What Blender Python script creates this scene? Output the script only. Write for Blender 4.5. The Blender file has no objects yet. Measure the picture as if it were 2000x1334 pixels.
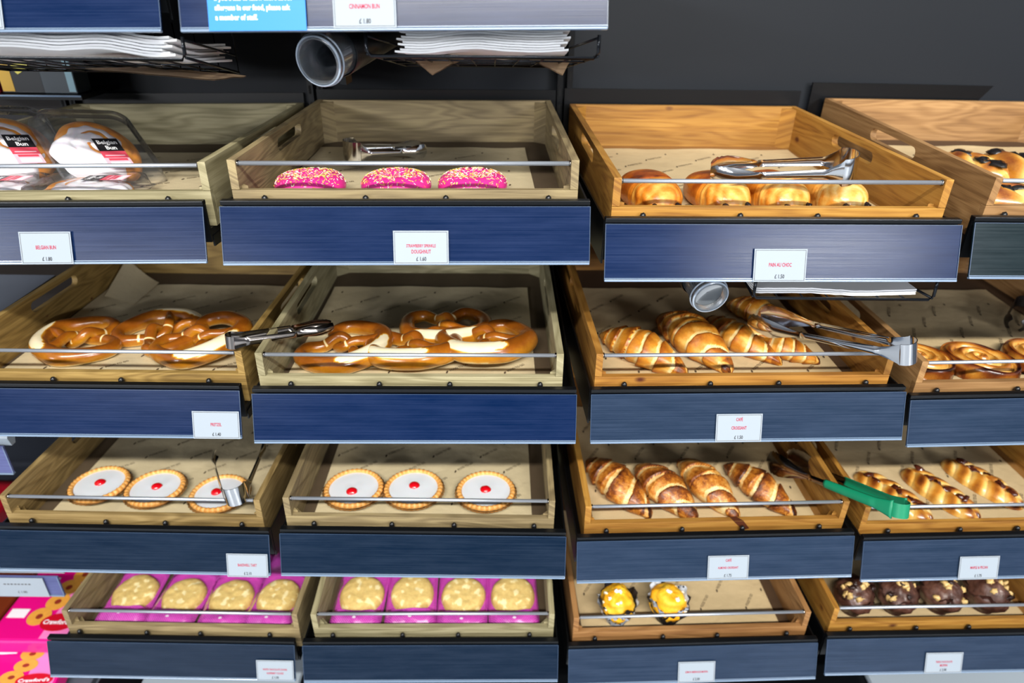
import bpy, math, random
import numpy as np
from mathutils import Matrix, Vector, noise as mn

C = bpy.data.collections.new('scene'); bpy.context.scene.collection.children.link(C)
sc = bpy.context.scene
R = math.radians
# ---------------------------------------------------------------- camera
cam_d = bpy.data.cameras.new('camera'); cam = bpy.data.objects.new('camera', cam_d); C.objects.link(cam)
FPX, PITCH, ROLL = 1353.95, 28.225, 0.6437
cam_d.sensor_width = 36.0; cam_d.lens = FPX / 2000 * 36.0
cam_d.dof.use_dof = True; cam_d.dof.focus_distance = 1.25; cam_d.dof.aperture_fstop = 2.4
t, a = R(PITCH), R(ROLL)
rx, uy, fw = Vector((1, 0, 0)), Vector((0, math.sin(t), math.cos(t))), Vector((0, math.cos(t), -math.sin(t)))
right = rx * math.cos(a) + uy * math.sin(a); up = uy * math.cos(a) - rx * math.sin(a)
M = Matrix((( right.x, up.x, -fw.x, 0), (right.y, up.y, -fw.y, -1.1), (right.z, up.z, -fw.z, 0.45), (0, 0, 0, 1)))
cam.matrix_world = M; cam_d.clip_start = 0.02; sc.camera = cam
# ---------------------------------------------------------------- light
w = bpy.data.worlds.new('world'); sc.world = w; w.use_nodes = True
wn = w.node_tree; bg = wn.nodes['Background']
tc = wn.nodes.new('ShaderNodeTexCoord'); sx = wn.nodes.new('ShaderNodeSeparateXYZ'); wr = wn.nodes.new('ShaderNodeValToRGB')
wn.links.new(tc.outputs['Generated'], sx.inputs[0])
mr = wn.nodes.new('ShaderNodeMapRange'); mr.inputs['From Min'].default_value = -1; mr.inputs['From Max'].default_value = 1
wn.links.new(sx.outputs['Z'], mr.inputs['Value']); wn.links.new(mr.outputs[0], wr.inputs[0])
wr.color_ramp.elements[0].position = 0.3; wr.color_ramp.elements[0].color = (0.20, 0.24, 0.30, 1)
wr.color_ramp.elements[1].position = 0.75; wr.color_ramp.elements[1].color = (0.72, 0.76, 0.82, 1)
e = wr.color_ramp.elements.new(0.5); e.color = (0.20, 0.22, 0.26, 1)
wn.links.new(wr.outputs[0], bg.inputs['Color']); bg.inputs['Strength'].default_value = 0.64
def area(name, loc, target, sx_, sy_, power, col):
    l = bpy.data.lights.new(name, 'AREA'); l.shape = 'RECTANGLE'; l.size = sx_; l.size_y = sy_; l.energy = power; l.color = col
    o = bpy.data.objects.new(name, l); C.objects.link(o); o.location = loc
    o.rotation_euler = (Vector(target) - Vector(loc)).to_track_quat('-Z', 'Y').to_euler()
    return o
area('aisle_tube_light', (0.4, -3.9, 3.35), (0.2, 0, -0.4), 4.5, 0.14, 520, (1.0, 0.97, 0.90))
area('far_fill_light', (6.4, -10.8, 3.1), (0, 0, 0), 3.2, 0.5, 620, (0.93, 0.95, 1.0))  # unseen far aisle lights, placed from the rail glare, as soft fill
area('far_fill_light', (-10.0, -10.8, 3.1), (0, 0, 0), 3.2, 0.5, 420, (0.93, 0.95, 1.0))
area('far_fill_light', (-5.4, -10.5, 1.9), (0, 0, 0), 3.0, 0.4, 380, (0.95, 0.97, 1.0))  # unseen fill lamp added low in front to brighten the shelves; no known source
sc.view_settings.view_transform = 'Standard'; sc.view_settings.look = 'None'; sc.view_settings.gamma = 1
sc.view_settings.use_curve_mapping = False; sc.view_settings.exposure = 0.02

# ---------------------------------------------------------------- materials
def lin(h):
    if isinstance(h, str):
        h = h.lstrip('#'); c = [int(h[i:i+2], 16) / 255 for i in (0, 2, 4)]
    else: c = h
    return tuple(x / 12.92 if x <= 0.04045 else ((x + 0.055) / 1.055) ** 2.4 for x in c) + (1,)
class NT:
    def __init__(s, name):
        s.m = bpy.data.materials.new(name); s.m.use_nodes = True; s.t = s.m.node_tree; s.b = s.t.nodes['Principled BSDF']
        s.out = s.t.nodes['Material Output']
    def n(s, typ, **k):
        nd = s.t.nodes.new('ShaderNode' + typ)
        for a_, v in k.items():
            if a_ in nd.inputs: nd.inputs[a_].default_value = v
            else: setattr(nd, a_, v)
        return nd
    def l(s, a_, b_): s.t.links.new(a_, b_)
    def math(s, op, x, y=None, z=None):
        nd = s.n('Math', operation=op)
        for i, v in enumerate((x, y, z)):
            if v is None: continue
            if isinstance(v, (int, float)): nd.inputs[i].default_value = v
            else: s.l(v, nd.inputs[i])
        return nd.outputs[0]
    def ramp(s, fac, stops, interp='LINEAR'):
        nd = s.n('ValToRGB'); cr = nd.color_ramp; cr.interpolation = interp
        while len(cr.elements) < len(stops): cr.elements.new(0.5)
        for e_, (p, c) in zip(cr.elements, stops): e_.position = p; e_.color = lin(c) if isinstance(c, str) else c
        s.l(fac, nd.inputs[0]); return nd.outputs[0]
    def mix(s, f, a_, b_, mode='MIX'):
        nd = s.n('Mix', data_type='RGBA', blend_type=mode)
        for i, v in ((0, f), (6, a_), (7, b_)):
            if isinstance(v, (int, float)): nd.inputs[i].default_value = v
            elif isinstance(v, (str, tuple)): nd.inputs[i].default_value = lin(v) if isinstance(v, str) else v
            else: s.l(v, nd.inputs[i])
        return nd.outputs[2]
    def bump(s, h, strength=0.3, dist=0.002):
        b = s.n('Bump', Strength=strength, Distance=dist); s.l(h, b.inputs['Height']); s.l(b.outputs[0], s.b.inputs['Normal'])
    def set(s, **k):
        for a_, v in k.items():
            a_ = a_.replace('_', ' ')
            if isinstance(v, str): v = lin(v)
            s.b.inputs[a_].default_value = v
        return s
def plain(name, col, rough=0.5, metal=0.0, noise=0.0, nscale=200, coat=0.0, sss=0.0, bump=0.0, spec=0.5):
    m = NT(name); m.set(Base_Color=col, Roughness=rough, Metallic=metal, Coat_Weight=coat)
    m.b.inputs['Specular IOR Level'].default_value = spec
    if sss: m.set(Subsurface_Weight=sss, Subsurface_Scale=0.005)
    if noise or bump:
        tc = m.n('TexCoord'); nz = m.n('TexNoise', Scale=nscale, Detail=4.0); m.l(tc.outputs['Object'], nz.inputs['Vector'])
        if noise:
            c = m.mix(m.math('MULTIPLY', nz.outputs[0], noise), col, '#101010', 'MULTIPLY'); m.l(c, m.b.inputs['Base Color'])
        if bump: m.bump(nz.outputs[0], bump, 0.001)
    return m.m
def wood(name, light, mid, dark, axis='x', knots=0.0, plank=0.0, knotcol='#4a1c08'):
    m = NT(name); tc = m.n('TexCoord'); oi = m.n('ObjectInfo')
    sep = m.n('SeparateXYZ'); m.l(tc.outputs['Object'], sep.inputs[0])
    off = m.math('MULTIPLY', oi.outputs['Random'], 13.7)
    g = sep.outputs['X'] if axis == 'x' else sep.outputs['Y']; c = sep.outputs['Y'] if axis == 'x' else sep.outputs['X']
    cz = m.math('ADD', m.math('MULTIPLY', sep.outputs['Z'], 1.0), m.math('MULTIPLY', c, 0.6))
    cb = m.n('CombineXYZ'); m.l(m.math('ADD', m.math('MULTIPLY', g, 2.2), off), cb.inputs[0]); m.l(m.math('MULTIPLY', cz, 17.0), cb.inputs[1]); m.l(off, cb.inputs[2])
    n1 = m.n('TexNoise', Scale=1.0, Detail=2.0, Roughness=0.5, Distortion=0.3); m.l(cb.outputs[0], n1.inputs['Vector'])
    rings = m.math('SINE', m.math('MULTIPLY', n1.outputs[0], 62.0))
    cb2 = m.n('CombineXYZ'); m.l(m.math('ADD', m.math('MULTIPLY', g, 14.0), off), cb2.inputs[0]); m.l(m.math('MULTIPLY', cz, 420.0), cb2.inputs[1]); m.l(off, cb2.inputs[2])
    n2 = m.n('TexNoise', Scale=1.0, Detail=3.0); m.l(cb2.outputs[0], n2.inputs['Vector'])
    f = m.math('ADD', m.math('MULTIPLY', rings, 0.10), m.math('ADD', m.math('MULTIPLY', n1.outputs[0], 0.55), m.math('MULTIPLY', n2.outputs[0], 0.5)))
    col = m.ramp(f, [(0.25, dark), (0.52, mid), (0.85, light)])
    if plank:
        pid = m.math('FLOOR', m.math('DIVIDE', m.math('ADD', cz, m.math('MULTIPLY', off, 0.01)), 0.033))
        wnz = m.n('TexWhiteNoise', noise_dimensions='1D'); m.l(pid, wnz.inputs['W'])
        col = m.mix(m.math('MULTIPLY', wnz.outputs[0], plank), col, lin('#7a4a18'), 'MULTIPLY')
    if knots:
        cb3 = m.n('CombineXYZ'); m.l(m.math('ADD', m.math('MULTIPLY', g, 7.0), off), cb3.inputs[0]); m.l(m.math('MULTIPLY', cz, 13.0), cb3.inputs[1]); m.l(off, cb3.inputs[2])
        vo = m.n('TexVoronoi', Scale=1.0, Randomness=1.0); m.l(cb3.outputs[0], vo.inputs['Vector'])
        k = m.ramp(m.math('ADD', vo.outputs['Distance'], m.math('MULTIPLY', n2.outputs[0], 0.03)), [(0.07 * knots, (1, 1, 1, 1)), (0.13 * knots, (0, 0, 0, 1))])
        col = m.mix(k, col, knotcol)
    tint = m.math('ADD', 0.86, m.math('MULTIPLY', oi.outputs['Random'], 0.22))
    hs = m.n('HueSaturation'); m.l(tint, hs.inputs['Value']); m.l(col, hs.inputs['Color'])
    m.l(hs.outputs[0], m.b.inputs['Base Color'])
    m.set(Roughness=0.62); m.bump(m.math('ADD', n2.outputs[0], m.math('MULTIPLY', rings, 0.3)), 0.25, 0.0008)
    return m.m
def wood_pair(name, light, mid, dark, **k):
    return wood(name + '_x', light, mid, dark, 'x', **k), wood(name + '_y', light, mid, dark, 'y', **k)
WOOD = {
 'grey': wood_pair('grey_ash_wood', '#ab996e', '#897856', '#625339'),
 'pale': wood_pair('pale_grey_wood', '#aea583', '#8f8665', '#6c6546'),
 'olive': wood_pair('olive_wood', '#ab8d50', '#8b6f39', '#624a20', knots=0.5),
 'dun': wood_pair('dun_wood', '#a28a5a', '#826b40', '#5d4a29'),
 'honey': wood_pair('honey_pine', '#bd8e40', '#a6752c', '#7a4b15', knots=1.0, plank=0.35),
 'pine': wood_pair('plain_pine', '#ba873c', '#9e6c27', '#714314', knots=0.9, plank=0.3),
 'brown': wood_pair('brown_pine', '#b58d5c', '#9a7346', '#73502c', knots=0.9, plank=0.2),
 'red': wood_pair('reddish_pine', '#ab8052', '#92683b', '#6d4623', knots=0.6),
}
def baked(name, stops, rough=0.4, noise=0.25, nscale=90, bump=0.3, coat=0.0, fine=0.12):
    m = NT(name); tc = m.n('TexCoord'); at = m.n('Attribute', attribute_name='bake')
    n1 = m.n('TexNoise', Scale=nscale, Detail=5.0, Roughness=0.6); m.l(tc.outputs['Object'], n1.inputs['Vector'])
    n2 = m.n('TexNoise', Scale=nscale * 5, Detail=3.0); m.l(tc.outputs['Object'], n2.inputs['Vector'])
    f = m.math('ADD', at.outputs['Fac'], m.math('ADD', m.math('MULTIPLY', m.math('SUBTRACT', n1.outputs[0], 0.5), noise), m.math('MULTIPLY', m.math('SUBTRACT', n2.outputs[0], 0.5), fine)))
    m.l(m.ramp(f, stops), m.b.inputs['Base Color'])
    m.set(Roughness=rough, Coat_Weight=coat, Coat_Roughness=0.15, Subsurface_Weight=0.03, Subsurface_Scale=0.003)
    m.bump(m.math('ADD', n1.outputs[0], m.math('MULTIPLY', n2.outputs[0], 0.5)), bump, 0.0015)
    return m.m
BK = {
 'pretzel': baked('pretzel_crust', [(0.0, '#eadfc2'), (0.22, '#e6d09a'), (0.32, '#d3982b'), (0.5, '#bb7c1b'), (0.72, '#8d4d10'), (1.0, '#4c210a')], 0.26, 0.26, 45, 0.08, 0.35, 0.04),
 'croissant': baked('croissant_crust', [(0.0, '#ecd7a0'), (0.28, '#e2b45f'), (0.5, '#c98427'), (0.75, '#96500f'), (1.0, '#4e220a')], 0.4, 0.42, 60, 0.35, 0.05),
 'almond': baked('almond_crust', [(0.0, '#ecd59c'), (0.28, '#dda858'), (0.5, '#bd7424'), (0.72, '#7c3e12'), (1.0, '#321408')], 0.38, 0.85, 95, 1.0, 0.12, 0.55),
 'pain': baked('layered_crust', [(0.0, '#e8cd8e'), (0.3, '#dda54c'), (0.55, '#c9781f'), (0.8, '#96450d'), (1.0, '#57230a')], 0.33, 0.35, 80, 0.35, 0.2),
 'plait': baked('plait_crust', [(0.0, '#efd8a0'), (0.32, '#e2b25b'), (0.55, '#bd7b2a'), (0.8, '#7c3e14'), (1.0, '#3e160a')], 0.28, 0.25, 60, 0.25, 0.45),
 'cookie': baked('cookie_dough', [(0.0, '#f3e4ac'), (0.3, '#dfc47a'), (0.55, '#c9a45c'), (0.85, '#8a5424'), (1.0, '#2a1208')], 0.6, 0.45, 110, 0.6, 0.0, 0.3),
 'tart': baked('shortcrust', [(0.0, '#f3cf8c'), (0.5, '#df9e4e'), (1.0, '#b5712a')], 0.55, 0.4, 120, 0.35),
 'lemon': baked('yellow_sponge', [(0.0, '#ffd84a'), (0.5, '#f5b01c'), (1.0, '#c9760f')], 0.5, 0.6, 90, 0.7),
 'choc': baked('chocolate_sponge', [(0.0, '#6e4a3c'), (0.5, '#46291f'), (1.0, '#1f0f0c')], 0.4, 0.9, 120, 0.8, 0.2),
}
black = plain('black_steel', '#0a0c0f', 0.32, 0.2)
blackpl = plain('black_plastic', '#0c0d10', 0.35)
steel = plain('polished_steel', '#d8dade', 0.12, 1.0)
rodm = plain('satin_rod', '#b9bfc8', 0.42, 0.75)
darksteel = plain('dark_steel', '#8a8480', 0.16, 1.0)
white = plain('white_card', '#929ca6', 0.6)
whitep = plain('white_paper', '#f4f5f6', 0.75, noise=0.05, nscale=30)
kraft = plain('kraft_paper', '#a98c6c', 0.8, noise=0.25, nscale=60)
redink = plain('red_ink', '#a3123c', 0.7); blackink = plain('black_ink', '#22242a', 0.7); greyink = plain('grey_ink', '#3b332c', 0.8); faint = plain('faint_print', '#4d3d2c', 0.8)
blueink = plain('navy_ink', '#3a4f7c', 0.6)
def panel_mat(name, col, streak=0.5, rough=0.2):
    m = NT(name); tc = m.n('TexCoord'); mp = m.n('Mapping'); mp.inputs['Scale'].default_value = (3, 3, 420); m.l(tc.outputs['Object'], mp.inputs[0])
    oi = m.n('ObjectInfo'); mp2 = m.n('VectorMath', operation='ADD'); m.l(mp.outputs[0], mp2.inputs[0])
    cb = m.n('CombineXYZ'); m.l(m.math('MULTIPLY', oi.outputs['Random'], 31.0), cb.inputs[0]); m.l(cb.outputs[0], mp2.inputs[1])
    n1 = m.n('TexNoise', Scale=1.0, Detail=3.0); m.l(mp2.outputs[0], n1.inputs['Vector'])
    mp3 = m.n('Mapping'); mp3.inputs['Scale'].default_value = (7, 7, 45); m.l(tc.outputs['Object'], mp3.inputs[0]); a3 = m.n('VectorMath', operation='ADD'); m.l(mp3.outputs[0], a3.inputs[0]); m.l(cb.outputs[0], a3.inputs[1])
    n2 = m.n('TexNoise', Scale=1.0, Detail=4.0, Roughness=0.65); m.l(a3.outputs[0], n2.inputs['Vector'])
    c0 = lin(col); hi = tuple(min(1, x * 1.5 + 0.010) for x in c0[:3]) + (1,)
    f = m.math('ADD', m.math('MULTIPLY', n1.outputs[0], 0.5), m.math('MULTIPLY', n2.outputs[0], 0.5))
    c = m.ramp(f, [(0.38, c0), (0.72, hi)])
    vo = m.n('TexVoronoi', Scale=28.0); m.l(tc.outputs['Object'], vo.inputs['Vector'])
    dust = m.ramp(vo.outputs['Distance'], [(0.03, (1, 1, 1, 1)), (0.045, (0, 0, 0, 1))])
    wnz = m.n('TexWhiteNoise', noise_dimensions='3D'); m.l(vo.outputs['Position'], wnz.inputs['Vector'])
    keep = m.math('GREATER_THAN', wnz.outputs[0], 0.93)
    m.l(m.mix(m.math('MULTIPLY', dust, keep), c, '#c8d4e0'), m.b.inputs['Base Color'])
    m.l(m.math('ADD', rough - 0.05, m.math('MULTIPLY', n1.outputs[0], 0.15)), m.b.inputs['Roughness'])
    m.bump(n1.outputs[0], 0.06, 0.0005); m.b.inputs['Specular IOR Level'].default_value = 0.16
    return m.m
NAVY = panel_mat('navy_panel', '#03183a'); NAVY_SHEEN = panel_mat('navy_sheen_panel', '#1c2a3e'); INK = panel_mat('navy_ink_panel', '#07182b'); BLACKP = panel_mat('black_panel', '#0a181c')  # grey-blue panel of the right columns carries a reflection in its colour
rim = plain('clear_rim', '#70839a', 0.2, coat=0.4)
rimd = plain('dull_rim', '#34465f', 0.3)
wallm = plain('charcoal_board', '#11161d', 0.6, spec=0.3, noise=0.15, nscale=900, bump=0.08)
def film(name, tint=(1, 1, 1, 1), gloss=0.35, rough=0.06, frost=0.0, bump=0.0):
    m = NT(name); nt = m.t; tr = m.n('BsdfTransparent'); tr.inputs[0].default_value = tint; gl = m.n('BsdfGlossy'); gl.inputs['Roughness'].default_value = rough
    fr = m.n('LayerWeight'); fr.inputs['Blend'].default_value = gloss
    mx = m.n('MixShader'); f = m.math('MINIMUM', m.math('ADD', m.math('MULTIPLY', fr.outputs['Fresnel'], 0.85), 0.02), 1.0)
    m.l(f, mx.inputs[0]); m.l(tr.outputs[0], mx.inputs[1]); m.l(gl.outputs[0], mx.inputs[2]); last = mx.outputs[0]
    if frost:
        df = m.n('BsdfDiffuse'); df.inputs[0].default_value = (0.55, 0.62, 0.68, 1); m2 = m.n('MixShader'); m2.inputs[0].default_value = frost
        m.l(last, m2.inputs[1]); m.l(df.outputs[0], m2.inputs[2]); last = m2.outputs[0]
    if bump:
        tc = m.n('TexCoord'); nz = m.n('TexNoise', Scale=45.0, Detail=3.0, Distortion=1.0); m.l(tc.outputs['Object'], nz.inputs['Vector'])
        b = m.n('Bump', Strength=bump, Distance=0.004); m.l(nz.outputs[0], b.inputs['Height']); m.l(b.outputs[0], gl.inputs['Normal'])
    m.l(last, m.out.inputs[0]); return m.m
clear = film('clear_plastic', (0.99, 0.99, 1, 1), 0.16, 0.07, 0.03, 0.5)
clearwin = film('clear_film', (1, 0.99, 1, 1), 0.08, 0.10, 0.0, 0.7)
tubeclear = film('clear_tube', (0.85, 0.88, 0.92, 1), 0.45, 0.12, 0.10)

# ---------------------------------------------------------------- geometry helpers
class G:
    """collects shapes, builds them as one mesh object"""
    def __init__(s): s.v = []; s.f = []; s.mi = []; s.at = []; s.sm = []
    def add(s, vs, fs, mi=0, at=None, smooth=True):
        o = len(s.v); s.v += [tuple(map(float, p)) for p in vs]; s.f += [tuple(i + o for i in f) for f in fs]
        s.mi += [mi] * len(fs) if isinstance(mi, int) else list(mi); s.sm += [smooth] * len(fs)
        s.at += list(at) if at is not None else [0.5] * len(vs); return s
    def box(s, lo, hi, mi=0, M=None, bev=0.0):
        x0, y0, z0 = lo; x1, y1, z1 = hi
        if bev:
            import bmesh
            bm = bmesh.new(); bmesh.ops.create_cube(bm, size=1)
            for q in bm.verts: q.co = ((x0 + x1) / 2 + q.co.x * (x1 - x0), (y0 + y1) / 2 + q.co.y * (y1 - y0), (z0 + z1) / 2 + q.co.z * (z1 - z0))
            bmesh.ops.bevel(bm, geom=bm.edges[:], offset=bev, segments=2, affect='EDGES', profile=0.6)
            vs = [q.co.copy() for q in bm.verts]; bm.verts.index_update(); fs = [[q.index for q in f.verts] for f in bm.faces]; bm.free()
        else:
            vs = [Vector(p) for p in ((x0, y0, z0), (x1, y0, z0), (x1, y1, z0), (x0, y1, z0), (x0, y0, z1), (x1, y0, z1), (x1, y1, z1), (x0, y1, z1))]
            fs = [(0, 3, 2, 1), (4, 5, 6, 7), (0, 1, 5, 4), (1, 2, 6, 5), (2, 3, 7, 6), (3, 0, 4, 7)]
        if M: vs = [M @ q for q in vs]
        return s.add(vs, fs, mi, smooth=False)
    def prism(s, poly, lo, hi, axis='z', mi=0):
        n = len(poly)
        def P(p, h): return {'z': (p[0], p[1], h), 'x': (h, p[0], p[1]), 'y': (p[0], h, p[1])}[axis]
        vs = [P(p, lo) for p in poly] + [P(p, hi) for p in poly]
        fs = [tuple(range(n))[::-1], tuple(range(n, 2 * n))] + [(i, (i + 1) % n, n + (i + 1) % n, n + i) for i in range(n)]
        return s.add(vs, fs, mi, smooth=False)
    def grid(s, P, closeu=False, closev=False, mi=0, at=None, capu=False):
        P = np.asarray(P, float); n, m = P.shape[:2]
        fs = []
        for i in range(n if closeu else n - 1):
            for j in range(m if closev else m - 1):
                a_, b_, c_, d_ = i * m + j, i * m + (j + 1) % m, ((i + 1) % n) * m + (j + 1) % m, ((i + 1) % n) * m + j
                fs.append((a_, b_, c_, d_))
        if capu: fs += [tuple(range(m))[::-1], tuple((n - 1) * m + j for j in range(m))]
        return s.add(P.reshape(-1, 3), fs, mi, None if at is None else np.asarray(at).ravel())
    def tube(s, pts, r, seg=8, closed=False, mi=0, at=None, flat=1.0):
        P, _ = sweep(pts, r, seg, closed, flat); return s.grid(P, closed, True, mi, at, capu=not closed)
    def build(s, name, mats, parent=None, sub=0, recalc=True):
        me = bpy.data.meshes.new(name); me.from_pydata(s.v, [], s.f)
        mats = mats if isinstance(mats, (list, tuple)) else [mats]
        for m_ in mats: me.materials.append(m_)
        me.polygons.foreach_set('material_index', s.mi); me.polygons.foreach_set('use_smooth', s.sm)
        at = me.attributes.new('bake', 'FLOAT', 'POINT'); at.data.foreach_set('value', [float(x) for x in s.at])
        if recalc:
            import bmesh
            bm = bmesh.new(); bm.from_mesh(me); bmesh.ops.recalc_face_normals(bm, faces=bm.faces); bm.to_mesh(me); bm.free()
        me.update()
        o = bpy.data.objects.new(name, me); C.objects.link(o)
        if parent: o.parent = parent
        return o
def sweep(pts, r, seg=12, closed=False, flat=1.0):
    pts = np.asarray(pts, float); n = len(pts); r = np.full(n, r) if np.isscalar(r) else np.asarray(r)
    T = np.roll(pts, -1, 0) - np.roll(pts, 1, 0)
    if not closed: T[0] = pts[1] - pts[0]; T[-1] = pts[-1] - pts[-2]
    T /= np.linalg.norm(T, axis=1)[:, None] + 1e-12
    out = np.zeros((n, seg, 3)); fr = []
    th = np.linspace(0, 2 * np.pi, seg, endpoint=False)
    for i in range(n):
        ref = np.array([0, 0, 1.0]) if abs(T[i][2]) < 0.95 else np.array([1.0, 0, 0])
        s_ = np.cross(T[i], ref); s_ /= np.linalg.norm(s_); u_ = np.cross(s_, T[i])
        out[i] = pts[i] + r[i] * (np.cos(th)[:, None] * s_ + flat * np.sin(th)[:, None] * u_); fr.append((s_, u_))
    return out, fr
def catmull(pts, k=12, closed=False):
    p = np.asarray(pts, float); n = len(p); out = []
    for i in range(n if closed else n - 1):
        p0, p1, p2, p3 = (p[(i - 1) % n] if closed or i > 0 else 2 * p[0] - p[1]), p[i], p[(i + 1) % n], (p[(i + 2) % n] if closed or i + 2 < n else 2 * p[-1] - p[-2])
        for t_ in np.linspace(0, 1, k, endpoint=False):
            out.append(0.5 * (2 * p1 + (p2 - p0) * t_ + (2 * p0 - 5 * p1 + 4 * p2 - p3) * t_ ** 2 + (3 * p1 - p0 - 3 * p2 + p3) * t_ ** 3))
    if not closed: out.append(p[-1])
    return np.array(out)
def nz(x, y, z, s=1.0): return mn.noise(Vector((x * s, y * s, z * s)))
def curve_mesh(polys, extrude):
    cu = bpy.data.curves.new('tmp', 'CURVE'); cu.dimensions = '2D'; cu.fill_mode = 'BOTH'; cu.extrude = extrude
    for p in polys:
        sp = cu.splines.new('POLY'); sp.points.add(len(p) - 1); sp.use_cyclic_u = True
        for q, c in zip(sp.points, p): q.co = (c[0], c[1], 0, 1)
    o = bpy.data.objects.new('tmp', cu); me = bpy.data.meshes.new_from_object(o)
    vs = [tuple(q.co) for q in me.vertices]; fs = [tuple(p.vertices) for p in me.polygons]
    bpy.data.objects.remove(o); bpy.data.curves.remove(cu); bpy.data.meshes.remove(me); return vs, fs
_tx = {}
def text(s_, size, squeeze=1.0, align='CENTER', bold=0.0):
    key = (s_, align, bold)
    if key not in _tx:
        cu = bpy.data.curves.new('tmp', 'FONT'); cu.body = s_; cu.size = 1; cu.align_x = align; cu.resolution_u = 2; cu.offset = bold
        o = bpy.data.objects.new('tmp', cu); me = bpy.data.meshes.new_from_object(o)
        _tx[key] = ([tuple(q.co) for q in me.vertices], [tuple(p.vertices) for p in me.polygons])
        bpy.data.objects.remove(o); bpy.data.curves.remove(cu); bpy.data.meshes.remove(me)
    vs, fs = _tx[key]
    return [(x * size * squeeze, y * size, 0) for x, y, z in vs], fs
def add_text(g, s_, size, squeeze, M, mi, align='CENTER', bold=0.0):
    vs, fs = text(s_, size, squeeze, align, bold); g.add([M @ Vector(q) for q in vs], fs, mi, smooth=False)
def tag(o, label=None, cat=None, group=None, kind=None):
    if label: o['label'] = label
    if cat: o['category'] = cat
    if group: o['group'] = group
    if kind: o['kind'] = kind
    return o
def thing(name, label, cat, M=None, group=None):
    o = bpy.data.objects.new(name, None); C.objects.link(o); o.empty_display_size = 0.02
    if M is not None: o.matrix_world = M
    return tag(o, label, cat, group)
def dup(root, M, label, group=None):
    r = root.copy(); C.objects.link(r); r.matrix_world = M; tag(r, label, None, group)
    for ch in root.children:
        c = ch.copy(); C.objects.link(c); c.parent = r
        for g_ in ch.children:
            d = g_.copy(); C.objects.link(d); d.parent = c
    return r
def Tm(x, y, z): return Matrix.Translation((x, y, z))
def Rz(d): return Matrix.Rotation(R(d), 4, 'Z')
def Rx(d): return Matrix.Rotation(R(d), 4, 'X')
def Ry(d): return Matrix.Rotation(R(d), 4, 'Y')

# ---------------------------------------------------------------- shelf and tray poses (x, y, z, yaw, tray offset, roll, pitch)
PO = {
 'A0':(-0.8175,0.0355,0.4592,0.329,0.0000,0.706,0.111), 'B0':(-0.1718,0.0028,0.4705,1.106,0.0000,0.852,0.111),
 'A1':(-0.8239,0.0339,0.0977,1.104,0.0185,0.632,-0.938), 'B1':(-0.1745,-0.0000,0.1179,1.623,-0.0030,0.163,-0.934),
 'C1':(0.4508,0.0107,0.0911,2.352,-0.0004,-0.333,0.495), 'D1':(1.0772,0.0467,0.0870,2.535,0.0197,-0.696,1.965),
 'A2':(-0.8189,0.0239,-0.2551,-0.101,0.0170,0.117,-1.113), 'B2':(-0.1787,-0.0109,-0.2358,1.082,-0.0096,-0.097,-0.740),
 'C2':(0.4478,0.0083,-0.2375,2.600,-0.0041,-0.291,-0.345), 'D2':(1.0773,0.0607,-0.2728,2.885,0.0093,0.139,0.488),
 'A3':(-0.8231,0.0341,-0.6294,-0.782,-0.0070,0.222,-0.905), 'B3':(-0.1817,-0.0068,-0.5882,0.347,-0.0095,-0.354,-0.209),
 'C3':(0.4426,0.0154,-0.6108,2.394,0.0042,0.186,1.501), 'D3':(1.0745,0.0534,-0.6376,2.551,-0.0105,0.005,0.110),
 'A4':(-0.8178,0.0334,-0.9859,-0.411,0.0196,0.014,-0.891), 'B4':(-0.1830,0.0019,-0.9427,1.028,0.0052,-0.105,3.182),
 'C4':(0.4417,0.0203,-0.9586,2.427,-0.0014,0.181,0.298), 'D4':(1.0669,0.0517,-0.9562,2.066,0.0028,-0.140,-0.240),
}
def MS(s): p = PO[s]; return Tm(*p[:3]) @ Rz(p[3]) @ Ry(-p[5])
def MT(s): p = PO[s]; return MS(s) @ Tm(p[4], 0, 0) @ Rx(p[6])
V0, WB, WS, WL, WF = 0.0282, -0.0525, 0.0583, 0.0090, -0.0405   # tray: front, bottom, side top, lip top, floor
HT, BETA, STRIP = 0.2855, R(18.3), 0.0086
WHERE = {'0': 'top row', '1': 'first tray row', '2': 'second tray row', '3': 'third tray row', '4': 'lowest tray row'}

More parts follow.
